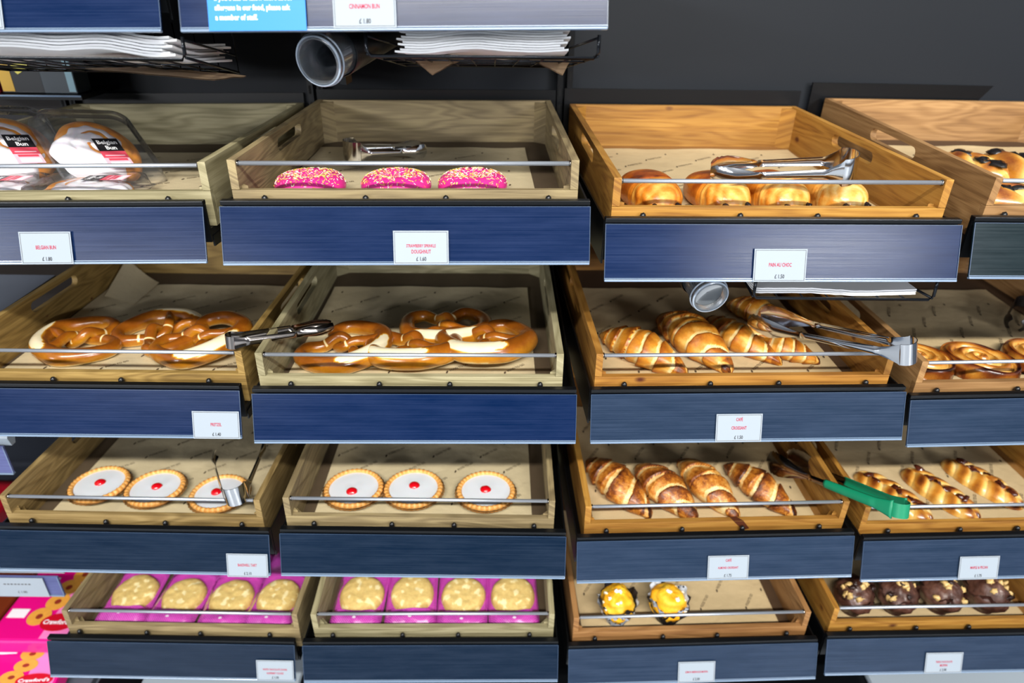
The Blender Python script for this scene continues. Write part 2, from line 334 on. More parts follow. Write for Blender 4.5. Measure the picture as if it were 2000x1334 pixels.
# ---------------------------------------------------------------- setting
def struct(name, g, m): return tag(g.build(name, m), kind='structure')
g = G(); g.box((-1.14, 0.765, -1.6), (2.2, 0.80, 1.1)); struct('wall_back', g, wallm)
g = G(); g.box((-4.5, -5.0, -1.62), (4.5, 3.0, -1.6)); struct('floor', g, plain('shop_floor', '#a9b0b8', 0.35, noise=0.15, nscale=6))
g = G(); g.box((-3.2, .80, -1.6), (-1.145, .84, 1.1)); struct('wall_left', g, plain('dim_board', '#1c1512', 0.7))
for i, x in enumerate((-1.13, -0.50, 0.125, 0.745, 1.39)):
    t_ = thing('shelving_upright', ['leftmost', 'black slotted steel upright behind the clear tube, between the two left columns', '', '', ''][i] or '', 'upright')
    t_['label'] = ['black slotted steel upright at the left end of the shelving unit', 'black slotted steel upright behind the top clear tube, between the two left columns',
      'black slotted steel upright behind the wire basket, between the doughnut and pain au chocolat columns', 'black slotted steel upright behind the gap between the two right-hand columns',
      'black slotted steel upright beyond the right edge of the last tray column'][i]
    t_.location = (x, 0.745, -1.6)
    g = G()
    for dx in (-0.012, 0.012):
        g.box((dx - 0.007, -0.022, 0), (dx + 0.007, 0.018, 2.7 if i != 3 else 1.72))
    g.build('post', black, t_)
    g = G()
    for k in range(66 if i != 3 else 41): g.box((-0.0125 - 0.003, -0.0228, 0.05 + k * 0.04), (-0.0125 + 0.003, -0.0222, 0.07 + k * 0.04)); g.box((0.0125 - 0.003, -0.0228, 0.05 + k * 0.04), (0.0125 + 0.003, -0.0222, 0.07 + k * 0.04))
    g.build('slots', plain('slot_hole', '#020203', 0.9), t_)

# ---------------------------------------------------------------- shelves
SHELF_LABEL = {
 'A0': 'navy-fronted metal shelf at the top left corner with a plain price rail',
 'B0': 'navy-fronted metal shelf at the top with the bright blue allergen notice on its rail',
 'A1': 'navy-fronted metal shelf under the tray of packed Belgian buns', 'B1': 'navy-fronted metal shelf under the tray of pink sprinkled doughnuts',
 'C1': 'shiny blue-fronted metal shelf under the tray of pains au chocolat', 'D1': 'metal shelf with a black front under the pastry tray at the upper right edge',
 'A2': 'navy-fronted metal shelf under the left tray of three pretzels', 'B2': 'navy-fronted metal shelf without a price card under the middle tray of pretzels',
 'C2': 'metal shelf with a grey reflection coloured into its navy front, under the tray of plain croissants', 'D2': 'metal shelf with a grey reflection coloured into its navy front, under the tray of Danish swirls',
 'A3': 'navy-fronted metal shelf under the left tray of iced tarts with tongs', 'B3': 'navy-fronted metal shelf without a price card under the middle tray of iced tarts',
 'C3': 'metal shelf with a grey reflection coloured into its navy front, under the tray of browned almond croissants', 'D3': 'metal shelf with a grey reflection coloured into its navy front, under the tray of pecan plaits',
 'A4': 'navy-fronted metal shelf under the left tray of pink cookie packets, at the bottom', 'B4': 'navy-fronted metal shelf without a price card under the middle tray of pink cookie packets',
 'C4': 'metal shelf with a grey reflection coloured into its navy front, under the tray of two yellow muffins', 'D4': 'metal shelf with a grey reflection coloured into its navy front, under the tray of dark chocolate muffins'}
for s in PO:
    p = PO[s]; col, row = s
    M = MS(s); t_ = thing('display_shelf', SHELF_LABEL[s], 'shelf', M @ Tm(0, 0.05, -0.066), 'metal shelves with price rails')
    L = Tm(0, -0.05, 0.066); A = L @ Rx(p[6])
    g = G(); g.box((-0.298, 0.012, WB - 0.012), (0.298, 0.725, WB - 0.0004), M=A)
    up_ = 0.078 if col in 'AB' else 0.092
    g.box((-0.298, 0.715, WB - 0.012), (0.298 if s != 'D1' else 0.42, 0.722, up_ if row != '0' else 0.0), M=A)
    g.build('shelf_pan', black, t_)
    g = G(); g.box((-0.3, -0.003, -STRIP), (0.3, 0.010, 0.0), M=L, bev=0.0015); g.box((-0.299, 0.004, -0.075), (0.299, 0.010, -STRIP), M=L)
    g.build('front_strip', black, t_)
    for sx_ in (-1, 1):
        zt_ = -0.008 if abs(p[4]) < 0.011 else WB - 0.014
        g = G(); g.prism([(0.012, zt_), (0.73, min(zt_, -0.03) if abs(p[4]) < .011 else zt_), (0.73, -0.135), (0.55, -0.12), (0.012, -0.085)], sx_ * 0.2985 - 0.0015, sx_ * 0.2985 + 0.0015, 'x')
        g.v = [tuple(L @ Vector(q)) for q in g.v]; g.build('side_bracket', black, t_)
    if row != '0':
        for u in (-0.234, -0.069, 0.063, 0.233):
            g = G(); b_ = [(u, 0.020, -0.052), (u, 0.020, -0.004), (u, 0.019, 0.000), (u, 0.018, 0.0025)]
            g.tube([tuple(L @ Vector(q)) for q in b_], [0.0055, 0.0055, 0.0045, 0.0015], 10); g.build('stop_peg', blackpl, t_)
    # price rail, leaning out at the bottom
    F = L @ Tm(0, -0.004, -STRIP) @ Rx(-math.degrees(BETA))
    pm = {'A': INK if row in '34' else NAVY, 'B': NAVY if row in '012' else INK, 'C': NAVY_SHEEN, 'D': NAVY_SHEEN}[col]
    if s == 'D1': pm = BLACKP
    if s == 'C1': pm = NAVY
    g = G(); g.box((-0.3, -0.0015, -0.0925), (0.3, 0.0015, -0.0005)); 
    rail = g.build('price_rail', pm, t_); rail.matrix_local = F
    g = G(); g.box((-0.3, -0.0045, -0.0955), (0.3, 0.0025, -0.0915), bev=0.0012); g.box((-0.3, -0.003, -0.0905), (0.3, -0.0015, -0.0893))
    g.box((-0.3003, -0.0026, -0.0925), (-0.2993, -0.0014, -0.0005), 1); g.box((0.2993, -0.0026, -0.0925), (0.3003, -0.0014, -0.0005), 1); g.box((-0.3, -0.0020, -0.0014), (0.3, -0.0014, -0.0006), 1)
    g.build('clear_edge', [rim, rimd], rail)
def MF(s): return MS(s) @ Tm(0, -0.004, -STRIP) @ Rx(-math.degrees(BETA))

# ---------------------------------------------------------------- price cards
CARDS = [
 ('A1', -0.011, 0.076, 0.041, ['BELGIAN BUN'], '£ 1.80', 'white price card reading Belgian Bun on the left navy rail'),
 ('B1', -0.022, 0.068, 0.040, ['STRAWBERRY SPRINKLE', 'DOUGHNUT'], '£ 1.60', 'white price card reading Strawberry Sprinkle Doughnut'),
 ('C1', -0.051, 0.038, 0.041, ['PAIN AU CHOC'], '£ 1.50', 'white price card reading Pain au Choc'),
 ('A2', 0.208, 0.298, 0.041, ['PRETZEL'], '£ 1.40', 'white price card reading Pretzel'),
 ('C2', -0.063, 0.025, 0.040, ['CAFÉ', 'CROISSANT'], '£ 1.50', 'white price card reading Café Croissant under the plain croissants'),
 ('A3', 0.206, 0.296, 0.044, ['BAKEWELL TART'], '£ 2.10', 'white price card reading Bakewell Tart'),
 ('C3', -0.018, 0.071, 0.038, ['CAFÉ', 'ALMOND CROISSANT'], '£ 1.75', 'white price card reading Café Almond Croissant'),
 ('D3', -0.081, 0.009, 0.040, ['MAPLE & PECAN'], '£ 1.75', 'white price card reading Maple and Pecan'),
 ('A4', 0.207, 0.297, 0.039, ['WHITE CHOCOLATE CHUNK', 'RASPBERRY COOKIE'], '£ 1.00', 'white price card under the left cookie packets, at the bottom edge'),
 ('C4', -0.037, 0.052, 0.039, ['LEMON MERINGUE MUFFIN'], '£ 2.00', 'white price card under the two yellow muffins'),
 ('D4', -0.055, 0.037, 0.039, ['TRIPLE CHOCOLATE', 'MUFFIN'], '£ 2.00', 'white price card under the dark chocolate muffins'),
 ('B0', -0.085, 0.003, 0.038, ['CINNAMON BUN'], '£ 1.80', 'white price card reading Cinnamon Bun beside the blue notice'),
 ('A0', -0.015, 0.0735, 0.038, [], '', 'blank white card at the very top left corner'),
]
FACE = Rx(90)      # text plane XY -> XZ facing the aisle
for s, u0, u1, d0, title, price, lab in CARDS:
    g = G(); W_, H_ = u1 - u0, 0.0545
    g.box((-W_ / 2, -0.0004, -H_ / 2), (W_ / 2, 0.0004, H_ / 2))
    for q in ((-W_ / 2 + .002, -H_ / 2 + .002, W_ / 2 - .002, -H_ / 2 + .0026), (-W_ / 2 + .002, H_ / 2 - .0026, W_ / 2 - .002, H_ / 2 - .002), (-W_ / 2 + .002, -H_ / 2 + .002, -W_ / 2 + .0026, H_ / 2 - .002), (W_ / 2 - .0026, -H_ / 2 + .002, W_ / 2 - .002, H_ / 2 - .002)):
        g.box((q[0], -0.0006, q[1]), (q[2], -0.0004, q[3]), 1)
    n = len(title); zs = {0: [], 1: [-0.001], 2: [0.0015, -0.0085]}[n]
    if title and title[0] == 'CAFÉ': zs = [0.0145, -0.002]
    for k, tt in enumerate(title): add_text(g, tt, 0.0088 if len(tt) < 16 else 0.0072, 0.62, Tm(0, -0.0007, zs[k] - 0.001) @ FACE, 2, bold=0.02)
    if price: add_text(g, price, 0.0092, 0.72, Tm(0, -0.0007, -0.0215) @ FACE, 3, bold=0.02)
    o = g.build('price_card', [white, greyink, redink, blackink], recalc=False); o.matrix_world = MF(s) @ Tm((u0 + u1) / 2, -0.0054, -(d0 - STRIP * 0) - H_ / 2 + 0.0005)
    tag(o, lab, 'price card', 'price cards')
g = G(); g.box((-0.068, -0.0005, -0.0455), (0.068, 0.0005, 0.0455))
for k, tt in enumerate(["If you'd like to know more about", 'allergens in our food, please ask', 'a member of staff.']):
    add_text(g, tt, 0.0098, 0.82, Tm(-0.058, -0.0008, -0.0075 - 0.0128 * k + 0.002) @ FACE, 1, 'LEFT', 0.03)
add_text(g, 'Food allergens', 0.014, 0.9, Tm(-0.058, -0.0008, 0.018) @ FACE, 1, 'LEFT', 0.03)
o = g.build('allergen_notice', [plain('bright_blue_card', '#0678d2', 0.5), plain('white_ink', '#e9f2fb', 0.6)], recalc=False)
o.matrix_world = MF('B0') @ Tm(-0.191, -0.0056, -0.0495); tag(o, 'bright blue allergen notice with white writing on the top rail', 'notice')

# ---------------------------------------------------------------- wooden trays
def build_tray(s, wx, wy, basem, label, depth, group='wooden display trays'):
    M = MT(s); t_ = thing('wooden_tray', label, 'tray', M @ Tm(0, V0, WB), group)
    h, H, W1 = 0.013, WS - WB, HT; lip = WL - WB
    for sg in (-1, 1):
        y0 = 0.0; yb = depth
        pts = [(0.013, 0), (yb, 0), (yb, H), (y0, H), (y0, lip + 0.0005), (0.013, lip + 0.0005)]
        hc, hl, hr, hz = 0.33, 0.078, 0.0125, H - 0.026
        hole = [(hc + hl * sgn + hr * math.cos(a_), hz + hr * math.sin(a_)) for sgn, rg in ((1, np.linspace(-np.pi / 2, np.pi / 2, 9)), (-1, np.linspace(np.pi / 2, 3 * np.pi / 2, 9))) for a_ in rg]
        vs, fs = curve_mesh([pts, hole], h / 2)
        xo = sg * (W1 - h / 2)
        g = G(); g.add([(xo + v[2], v[0], v[1]) for v in vs], fs, smooth=False)
        o = g.build('side_panel', wy, t_)
        bv = o.modifiers.new('bevel', 'BEVEL'); bv.width = 0.0009; bv.segments = 2; bv.limit_method = 'ANGLE'
    g = G(); g.box((-W1 + h, depth - h, 0), (W1 - h, depth, H), bev=0.0008); g.build('back_panel', wx, t_)
    g = G(); g.box((-W1, -0.0006, 0), (W1, 0.0128, lip), bev=0.001); g.build('front_lip', wx, t_)
    g = G(); g.box((-W1 + h, 0.013, 0.003), (W1 - h, depth - h, -WB + WF)); g.build('tray_floor', basem, t_)
    for sg in (-1, 1):
        x = sg * (W1 - h)
        g = G(); g.prism([(x, depth - h), (x - sg * 0.027, depth - h), (x, depth - h - 0.027)][::sg], -WB + WF, H - 0.003); g.build('corner_post', wx, t_)
        g = G(); g.prism([(x, 0.0128), (x - sg * 0.024, 0.0128), (x, 0.0368)][::sg], -WB + WF, lip + 0.002 - 0.012)
        g.prism([(x, 0.0128), (x - sg * 0.010, 0.0128), (x, 0.0228)][::sg], lip - 0.012, lip + 0.004); g.build('corner_block', wx, t_)
    g = G(); y, z = 0.0080, 0.0512 - WB
    g.tube([(-W1 + h * 0.6, y, z), (W1 - h * 0.6, y, z)], 0.0037, 14); g.build('front_rail', rodm, t_)
    g = G()
    for sg in (-1, 1): g.tube([(sg * (W1 - h - 0.003), y, z), (sg * (W1 - h + 0.001), y, z)], 0.0052, 12)
    g.build('rail_socket', darksteel, t_)
    return t_
base_g = plain('hardboard_floor', '#5a4a36', 0.8, noise=0.3, nscale=40); base_o = plain('pine_floor', '#9a6c34', 0.7, noise=0.3, nscale=25); base_d = plain('dark_floor', '#543c26', 0.75, noise=0.3, nscale=25)
TR = {
 'A1': ('pale', base_g, 'grey-brown wooden tray holding the clear packs of Belgian buns'), 'B1': ('grey', base_g, 'grey-brown wooden tray holding the pink sprinkled doughnuts'),
 'C1': ('honey', base_o, 'honey-coloured knotty pine tray holding four pains au chocolat'), 'D1': ('brown', base_d, 'brown pine tray with fruit-filled twists at the upper right edge'),
 'A2': ('olive', base_g, 'yellow-brown wooden tray holding three pretzels, at the left edge'), 'B2': ('pale', base_g, 'pale greyish wooden tray holding four overlapping pretzels'),
 'C2': ('pine', base_d, 'orange pine tray holding the plain croissants'), 'D2': ('brown', base_d, 'pine tray holding Danish swirls at the right edge'),
 'A3': ('dun', base_g, 'dun wooden tray with three iced tarts and steel tongs'), 'B3': ('grey', base_g, 'greyish wooden tray with three iced tarts and no tongs'),
 'C3': ('honey', base_o, 'yellow pine tray with a burnt mark holding almond croissants'), 'D3': ('honey', base_o, 'yellow pine tray holding pecan plaits'),
 'A4': ('grey', base_g, 'wooden tray of pink cookie packets, the left one of two'), 'B4': ('pale', base_g, 'wooden tray of pink cookie packets, the right one of two'),
 'C4': ('red', base_d, 'reddish wooden tray holding two yellow muffins'), 'D4': ('honey', base_o, 'yellow pine tray holding four dark chocolate muffins')}
BUILT = {}
for s, (k, bm_, lab) in TR.items(): BUILT[s] = build_tray(s, WOOD[k][0], WOOD[k][1], bm_, lab, 0.657 if s[0] in 'AB' else 0.672)

burn = plain('burnt_patch', '#4a2310', 0.5)
g = G(); zl = WL - WB + .0004
g.add([(.034, .0132, zl), (.050, .0132, zl), (.062, -.0008, zl), (.040, -.0008, zl)], [(0, 1, 2, 3)], smooth=False)
g.add([(.040, -.0011, zl - .0004), (.062, -.0011, zl - .0004), (.078, -.0011, zl - .022), (.070, -.0011, zl - .026), (.058, -.0011, zl - .020)], [(0, 1, 2, 3, 4)], smooth=False)
g.build('burn_mark', burn, BUILT['C3'])
# ---------------------------------------------------------------- printed paper liners
def paper_mat(name, col):
    m = NT(name); tc = m.n('TexCoord'); n1 = m.n('TexNoise', Scale=9.0, Detail=5.0); n2 = m.n('TexNoise', Scale=500.0, Detail=2.0)
    m.l(tc.outputs['Object'], n1.inputs['Vector']); m.l(tc.outputs['Object'], n2.inputs['Vector'])
    c = m.ramp(m.math('ADD', m.math('MULTIPLY', n1.outputs[0], 0.6), m.math('MULTIPLY', n2.outputs[0], 0.4)), [(0.3, tuple(x * 0.85 for x in lin(col)[:3]) + (1,)), (0.65, lin(col))])
    m.l(c, m.b.inputs['Base Color']); m.set(Roughness=0.75); n3 = m.n('TexNoise', Scale=26.0, Detail=4.0, Distortion=0.8); m.l(tc.outputs['Object'], n3.inputs['Vector']); m.bump(m.math('ADD', n1.outputs[0], m.math('MULTIPLY', n3.outputs[0], 0.4)), 0.5, 0.010); return m.m
PAP = {'g': paper_mat('greaseproof_paper', '#cfbf9b'), 'o': paper_mat('tan_greaseproof_paper', '#ccb48a')}
LIN = {  # u0, u1, v0, v1, slope text angle
 'A1': (-0.26, 0.19, 0.069, 0.55, 35), 'B1': (-0.262, 0.226, 0.069, 0.585, 35), 'C1': (-0.258, 0.262, 0.069, 0.638, 35), 'D1': (-0.262, 0.25, 0.069, 0.615, 35),
 'A2': (-0.261, 0.25, 0.069, 0.58, 40), 'B2': (-0.261, 0.239, 0.069, 0.565, 40), 'C2': (-0.256, 0.246, 0.069, 0.553, 45), 'D2': (-0.264, 0.222, 0.069, 0.56, 62),
 'A3': (-0.236, 0.26, 0.069, 0.53, 40), 'B3': (-0.245, 0.241, 0.069, 0.53, 40), 'C3': (-0.255, 0.255, 0.069, 0.53, 55), 'D3': (-0.25, 0.25, 0.069, 0.55, 60),
 'C4': (-0.255, 0.245, 0.069, 0.50, 55), 'D4': (-0.255, 0.255, 0.069, 0.50, 55)}
PL = {'A1': 'under the packed Belgian buns', 'B1': 'under the pink doughnuts', 'C1': 'under the pains au chocolat', 'D1': 'under the fruit twists at the upper right', 'A2': 'under the three left pretzels',
 'B2': 'under the four middle pretzels', 'C2': 'under the plain croissants', 'D2': 'under the Danish swirls', 'A3': 'under the tarts with tongs', 'B3': 'under the tarts without tongs', 'C3': 'under the almond croissants',
 'D3': 'under the pecan plaits', 'C4': 'under the two yellow muffins', 'D4': 'under the chocolate muffins'}
rnd = random.Random(4)
for s, (u0, u1, v0, v1, ang) in LIN.items():
    g = G(); n, m_ = 40, 40
    def hz_(u, v):
        e_ = max(0, (v - v1 + 0.06) / 0.06); return 0.0016 + 0.0010 * nz(u, v, hash(s) % 7, 9) + 0.004 * e_ * e_ * (0.6 + nz(u, 1, ord(s[0]), 8))
    sk = rnd.uniform(-0.008, 0.008)
    P = [[(u0 + (u1 - u0) * i / n + sk * j / m_, v0 + (v1 - v0) * j / m_ + 0.003 * nz(i * .3, ord(s[1]), 0), max(0.0006, hz_(u0 + (u1 - u0) * i / n, v0 + (v1 - v0) * j / m_))) for j in range(m_ + 1)] for i in range(n + 1)]
    g.grid(P); Q = [[(x, y, z - 0.0004) for x, y, z in r_] for r_ in P]; g.grid(Q)
    if s == 'A2':
        g.grid([[(-0.250 + 0.10 * i / 8, 0.50 + 0.14 * j / 8 - 0.05 * i / 8, 0.004 + 0.0002 * j + 0.05 * (j / 8) * (1 - i / 8) ** 1.5) for j in range(9)] for i in range(9)])
    # printed words and leaf marks, in staggered slanting rows
    A_ = Rz(ang); k = 0
    for i in range(-8, 9):
        for j in range(-10, 11):
            c = Vector((i * 0.118 + (j % 2) * 0.059, j * 0.058, 0)); q = Rz(ang * 0.0) @ c; x, y = q.x, q.y + 0.3
            e1 = A_ @ Vector((0.066, 0, 0))
            if u0 + 0.006 < x < u1 - 0.006 and v0 + 0.006 < y < v1 - 0.03:
                g.add([(x + 0.0038 * math.cos(a_) * 0.6, y + 0.0052 * math.sin(a_) + 0.0015 * math.cos(a_), hz_(x, y) + 0.0007) for a_ in np.linspace(0, 2 * np.pi, 10, endpoint=False)], [tuple(range(10))], 1, smooth=False)
                if u0 < x + e1.x < u1 - 0.004 and y + e1.y < v1 - 0.03:
                    vs, fs = text('FOOD TO GO', 0.0098, 0.72, 'LEFT', 0.015)
                    MM = Tm(x, y, 0) @ A_ @ Tm(0.008, -0.002, 0); o_ = []
                    for q_ in vs: w_ = MM @ Vector(q_); o_.append((w_.x, w_.y, hz_(w_.x, w_.y) + 0.0007))
                    g.add(o_, fs, 1, smooth=False)
    o = g.build('paper_liner', [PAP['g' if s[0] in 'AB' else 'o'], faint], recalc=False)
    o.matrix_world = MT(s) @ Tm(0, 0, WF + 0.0003)
    tag(o, 'brown printed greaseproof paper ' + PL[s], 'paper', 'printed paper liners')

# ---------------------------------------------------------------- food
FL = WF + 0.0022     # top of the paper in tray space
def PT(s, u, v, z=0.0, rot=0.0): return MT(s) @ Tm(u, v, FL + z) @ Rz(rot)

# pretzels
def pretzel(name, seed, label, M, split=0.0, fat=1.0, arm=1.0):
    rs = random.Random(seed)
    half = [(.048, -.054, .032), (.028, -.040, .030), (.004, -.022, .033), (-.011, -.003, .022), (-.004, .018, .013), (.018, .046, .014), (.050, .067, .015), (.086, .050, .016), (.095, .004, .0175), (.074, -.046, .0205)]
    other = [(-x, y, {2: .013, 4: .034}.get(i, z)) for i, (x, y, z) in enumerate(half)]
    P = half + [(0, -.073, .0225)] + other[::-1]
    rr = [.0095, .0108, .0108, .0108, .0116, .0132, .0142, .0155, .0180, .0208]; rr = rr + [.0222] + rr[::-1]
    P = [(x * (1 + rs.uniform(-.04, .04)), y * (1 + rs.uniform(-.05, .05)) , z) for x, y, z in P]
    path = catmull(P, 20); rad = np.interp(np.linspace(0, len(rr) - 1, len(path)), range(len(rr)), rr) * fat
    S = 0.93 * arm; path = path * [S, S * 1.10, 1]
    seg = 32; sf, fr = sweep(path, rad, seg)
    N = len(path); at = np.zeros((N, seg)); th = np.linspace(0, 2 * np.pi, seg, endpoint=False)
    cuts = [2.6, 5.0, 15.2, 17.4]
    for i in range(N):
        p_ = i / (N - 1) * (len(rr) - 1)
        for j in range(seg):
            b = 0.60 + 0.19 * math.sin(th[j]) + 0.12 * nz(sf[i][j][0] + seed, sf[i][j][1], sf[i][j][2], 18)
            if sf[i][j][2] < 0.009: b -= 0.2
            d = (p_ - 10 - split) / 0.95; e_ = (((th[j] - np.pi / 2 - 0.40 + np.pi) % (2 * np.pi)) - np.pi) / 0.80
            q = d * d + e_ * e_ + 0.12 * nz(p_, th[j], seed, 2)
            k_ = min(1.0, max(0.0, (q - 0.86) / 0.16)); b = b * k_ + 0.06 * (1 - k_)
            for c in cuts:
                if abs(p_ - c) < 0.07 and math.sin(th[j]) > 0.1: b = 0.18
            at[i][j] = b
    for i in range(N):
        for j in range(seg):
            sf[i][j][2] = max(sf[i][j][2], 0.0006)
    g = G(); g.grid(sf, False, True, 0, at, capu=True)
    o = g.build('pretzel', BK['pretzel']); o.matrix_world = M
    return tag(o, label, 'pretzel', 'pretzels')
Rr = lambda s, u, v, rot, z=0.0, tilt=(0, 0): PT(s, u, v, z, rot) @ Rx(tilt[0]) @ Ry(tilt[1])
pretzel('p', 1, 'leftmost pretzel at the left edge, its pale split facing left', Rr('A2', -.150, .222, -62), .2)
pretzel('p', 2, 'second pretzel from the left, pale patch at its back', Rr('A2', .012, .262, 150, .0), -.3)
pretzel('p', 3, 'third pretzel from the left, under the head of the steel tongs', Rr('A2', .128, .212, 55, .012, (0, -6)), .4)
pretzel('p', 4, 'pretzel at the left end of the middle tray', Rr('B2', -.160, .206, 62), .3)
pretzel('p', 7, 'pretzel at the back of the middle tray, only its top loop showing', Rr('B2', .045, .300, 8), 0)
pretzel('p', 5, 'middle pretzel in front with a wide pale split', Rr('B2', -.012, .192, 14, .006, (-4, 0)), .7, 1.05)
pretzel('p', 6, 'pretzel at the right end of the middle tray', Rr('B2', .140, .212, 28, .012, (-3, 3)), .9, 1.08)

# croissants
def croissant(seed, label, M, L=0.19, Rm=0.036, bend=0.25, mat='croissant', steps=7, dark=0.0, group='plain croissants', taper=.78, cat='croissant'):
    rs = random.Random(seed); N, seg = 150, 44; ss = np.linspace(0.0, 1.0, N); th = np.linspace(0, 2 * np.pi, seg, endpoint=False)
    P = np.zeros((N, seg, 3)); at = np.zeros((N, seg)); ph = rs.uniform(0, 1)
    for i, s_ in enumerate(ss):
        a_ = (s_ - 0.5) * 2 * bend; cx, cy = (L / 2) * (math.sin(a_) / bend), (L / 2) * (1 - math.cos(a_)) / bend
        env = max(0.0, math.sin(math.pi * (0.035 + 0.93 * s_))) ** taper; nx, ny = -math.sin(a_), math.cos(a_)
        if s_ < .02 or s_ > .98: env *= math.sqrt(max(0, min(s_, 1 - s_)) / .02)
        for j, t_ in enumerate(th):
            slant = 0.42 * math.cos(t_ + 0.4)
            sy = 1 if s_ < 0.5 else -1
            u = steps * s_ + slant * (1 if seed % 2 else -1) + ph + 0.10 * nz(s_ * 3, t_, seed)
            fr_ = (u % 1.0) if s_ > 0.5 else 1 - (u % 1.0)
            st = 1 - fr_                         # outer layer edge
            step = 0.20 * (st ** 0.8 - 0.5) if st < 0.97 else -0.08
            r_ = Rm * env * (1 + step * (0.4 + .6 * env)) + 0.0016 * nz(s_ * L * 60 + seed, math.cos(t_) * 2, math.sin(t_) * 2)
            x_, z_ = r_ * math.cos(t_) * 1.08, r_ * math.sin(t_) * 0.9
            zc = Rm * env * 0.62 + 0.001
            z = max(0.0007, zc + z_)
            P[i][j] = (cx + nx * x_, cy + ny * x_, z)
            b = 0.42 + 0.44 * st ** 1.4 + dark + 0.22 * nz(s_ * 5, t_ * 1.3, seed * 3.1) + 0.13 * max(0, math.sin(t_)) - 0.12
            if fr_ > 0.80: b = 0.10 + 0.2 * dark
            if s_ < .08 or s_ > .92: b += 0.22
            b += 0.13 * nz(s_ * 4, t_ * 14, seed)     # flaky streaks along the roll
            if z < 0.008: b += 0.10
            at[i][j] = b
    g = G(); g.grid(P, False, True, 0, at, capu=True)
    o = g.build('croissant', BK[mat]); o.matrix_world = M; return tag(o, label, cat, group)
cr = croissant
cr(1, 'pale golden croissant leaning by the left wall of its tray', PT('C2', -.165, .185, 0, -51), .235, .040, .22)
cr(2, 'largest plain croissant, second from the left', PT('C2', -.042, .235, 0, -71), .27, .044, .12)
cr(3, 'bent croissant below the frosted tube, tip poking past the rail', PT('C2', .058, .245, 0, -66), .245, .032, .45)
cr(4, 'croissant furthest back, right of the frosted tube', PT('C2', .150, .372, 0, -52), .17, .033, .3)
cr(5, 'small croissant lying under the tongs, rightmost in its tray', PT('C2', .145, .196, 0, -42), .165, .028, .35)
AL = dict(mat='almond', steps=5, group='almond croissants', dark=.02)
a1 = cr(11, 'browned almond croissant by the left wall, first of four', PT('C3', -.190, .185, 0, -60), .235, .041, .18, **AL)
a2 = cr(12, 'almond croissant with a broad brown back, second of four', PT('C3', -.080, .165, 0, -62), .215, .041, .18, **AL)
a3 = cr(14, 'palest almond croissant with a dark tip, third of four', PT('C3', .025, .178, 0, -68), .225, .038, .15, **dict(AL, dark=-.10))
a4 = cr(17, 'darkest almond croissant, nearest the green tongs', PT('C3', .148, .168, 0, -60), .215, .036, .12, **dict(AL, dark=.10))

# pains au chocolat
def pain(seed, label, M, dark=0.0):
    rs = random.Random(seed); N, seg = 110, 56; ss = np.linspace(0, 1, N); th = np.linspace(0, 2 * np.pi, seg, endpoint=False)
    L, W_, H_ = 0.165, 0.050, 0.034; P = np.zeros((N, seg, 3)); at = np.zeros((N, seg))
    for i, s_ in enumerate(ss):
        e_ = max(0.0, 1 - abs(2 * s_ - 1) ** 3.2) ** 0.42
        for j, t_ in enumerate(th):
            c_, n_ = math.cos(t_), math.sin(t_)
            k = (abs(c_) ** 2.5 + abs(n_) ** 2.5) ** (-1 / 2.5)
            fold = math.exp(-((s_ - 0.42 - .05 * c_) / 0.02) ** 2)
            layer = math.sin((s_ * 52 + 2.2 * c_ * c_ * 4 + seed + 3.5 * nz(c_ * 1.4, n_ * 1.4, seed * 1.7))) if s_ < 0.34 else 0
            rr_ = (1 + 0.045 * nz(s_ * 4, c_ * 1.5, n_ * 1.5 + seed) - 0.045 * fold + 0.02 * layer + (0.035 if s_ > .42 else 0))
            x, z = W_ * e_ * k * c_ * rr_ * (0.90 + .1 * s_), H_ * e_ * k * n_ * rr_
            P[i][j] = (x, (s_ - 0.5) * L, max(0.0007, H_ * 0.80 * (0.35 + 0.65 * e_) + z))
            if s_ < 0.34: b = 0.26 + 0.20 * (0.5 + 0.5 * layer) + 0.25 * nz(c_ * 2, n_ * 2, seed) + 0.5 * max(0, s_ - 0.20) + 0.10 * (1 if abs(c_) > .8 else 0)
            else: b = 0.58 + 0.20 * n_ + 0.25 * nz(s_ * 5, c_ * 2, seed) + 0.12 * fold
            if s_ < 0.42 and s_ >= .30: b = 0.30 + 0.3 * (s_ - .3) / .12
            at[i][j] = b + dark + 0.08 * nz(s_ * 60, t_ * 3, seed)
    g = G(); g.grid(P, False, True, 0, at, capu=True)
    o = g.build('pain_au_chocolat', BK['pain']); o.matrix_world = M
    for sx_ in (-1, 1):
        g = G(); b_ = [(sx_ * 0.022 + rs.uniform(-.002, .002), -0.085, 0.025), (sx_ * 0.021, -0.078, 0.026), (sx_ * 0.02, -0.05, 0.027)]
        pth = catmull(b_, 4); g.tube(pth, [0.004 + 0.002 * rs.random() for _ in pth], 8); g.build('chocolate_stick', CHOCO, o)
    return tag(o, label, 'pastry', 'pains au chocolat')
CHOCO = plain('dark_chocolate', '#2a1712', 0.35, noise=0.3, nscale=300, bump=0.3)
pain(1, 'darkest pain au chocolat, leftmost in the honey-coloured tray', PT('C1', -.186, .180, 0, 9), .08)
pain(2, 'pain au chocolat with two dark chocolate ends showing, second from the left', PT('C1', -.058, .182, 0, 9), .02)
pain(3, 'pain au chocolat under the tips of the tongs, third from the left', PT('C1', .050, .184, 0, 12), -.02)
pain(4, 'palest pain au chocolat, rightmost in the honey-coloured tray', PT('C1', .160, .186, 0, 12), -.10)

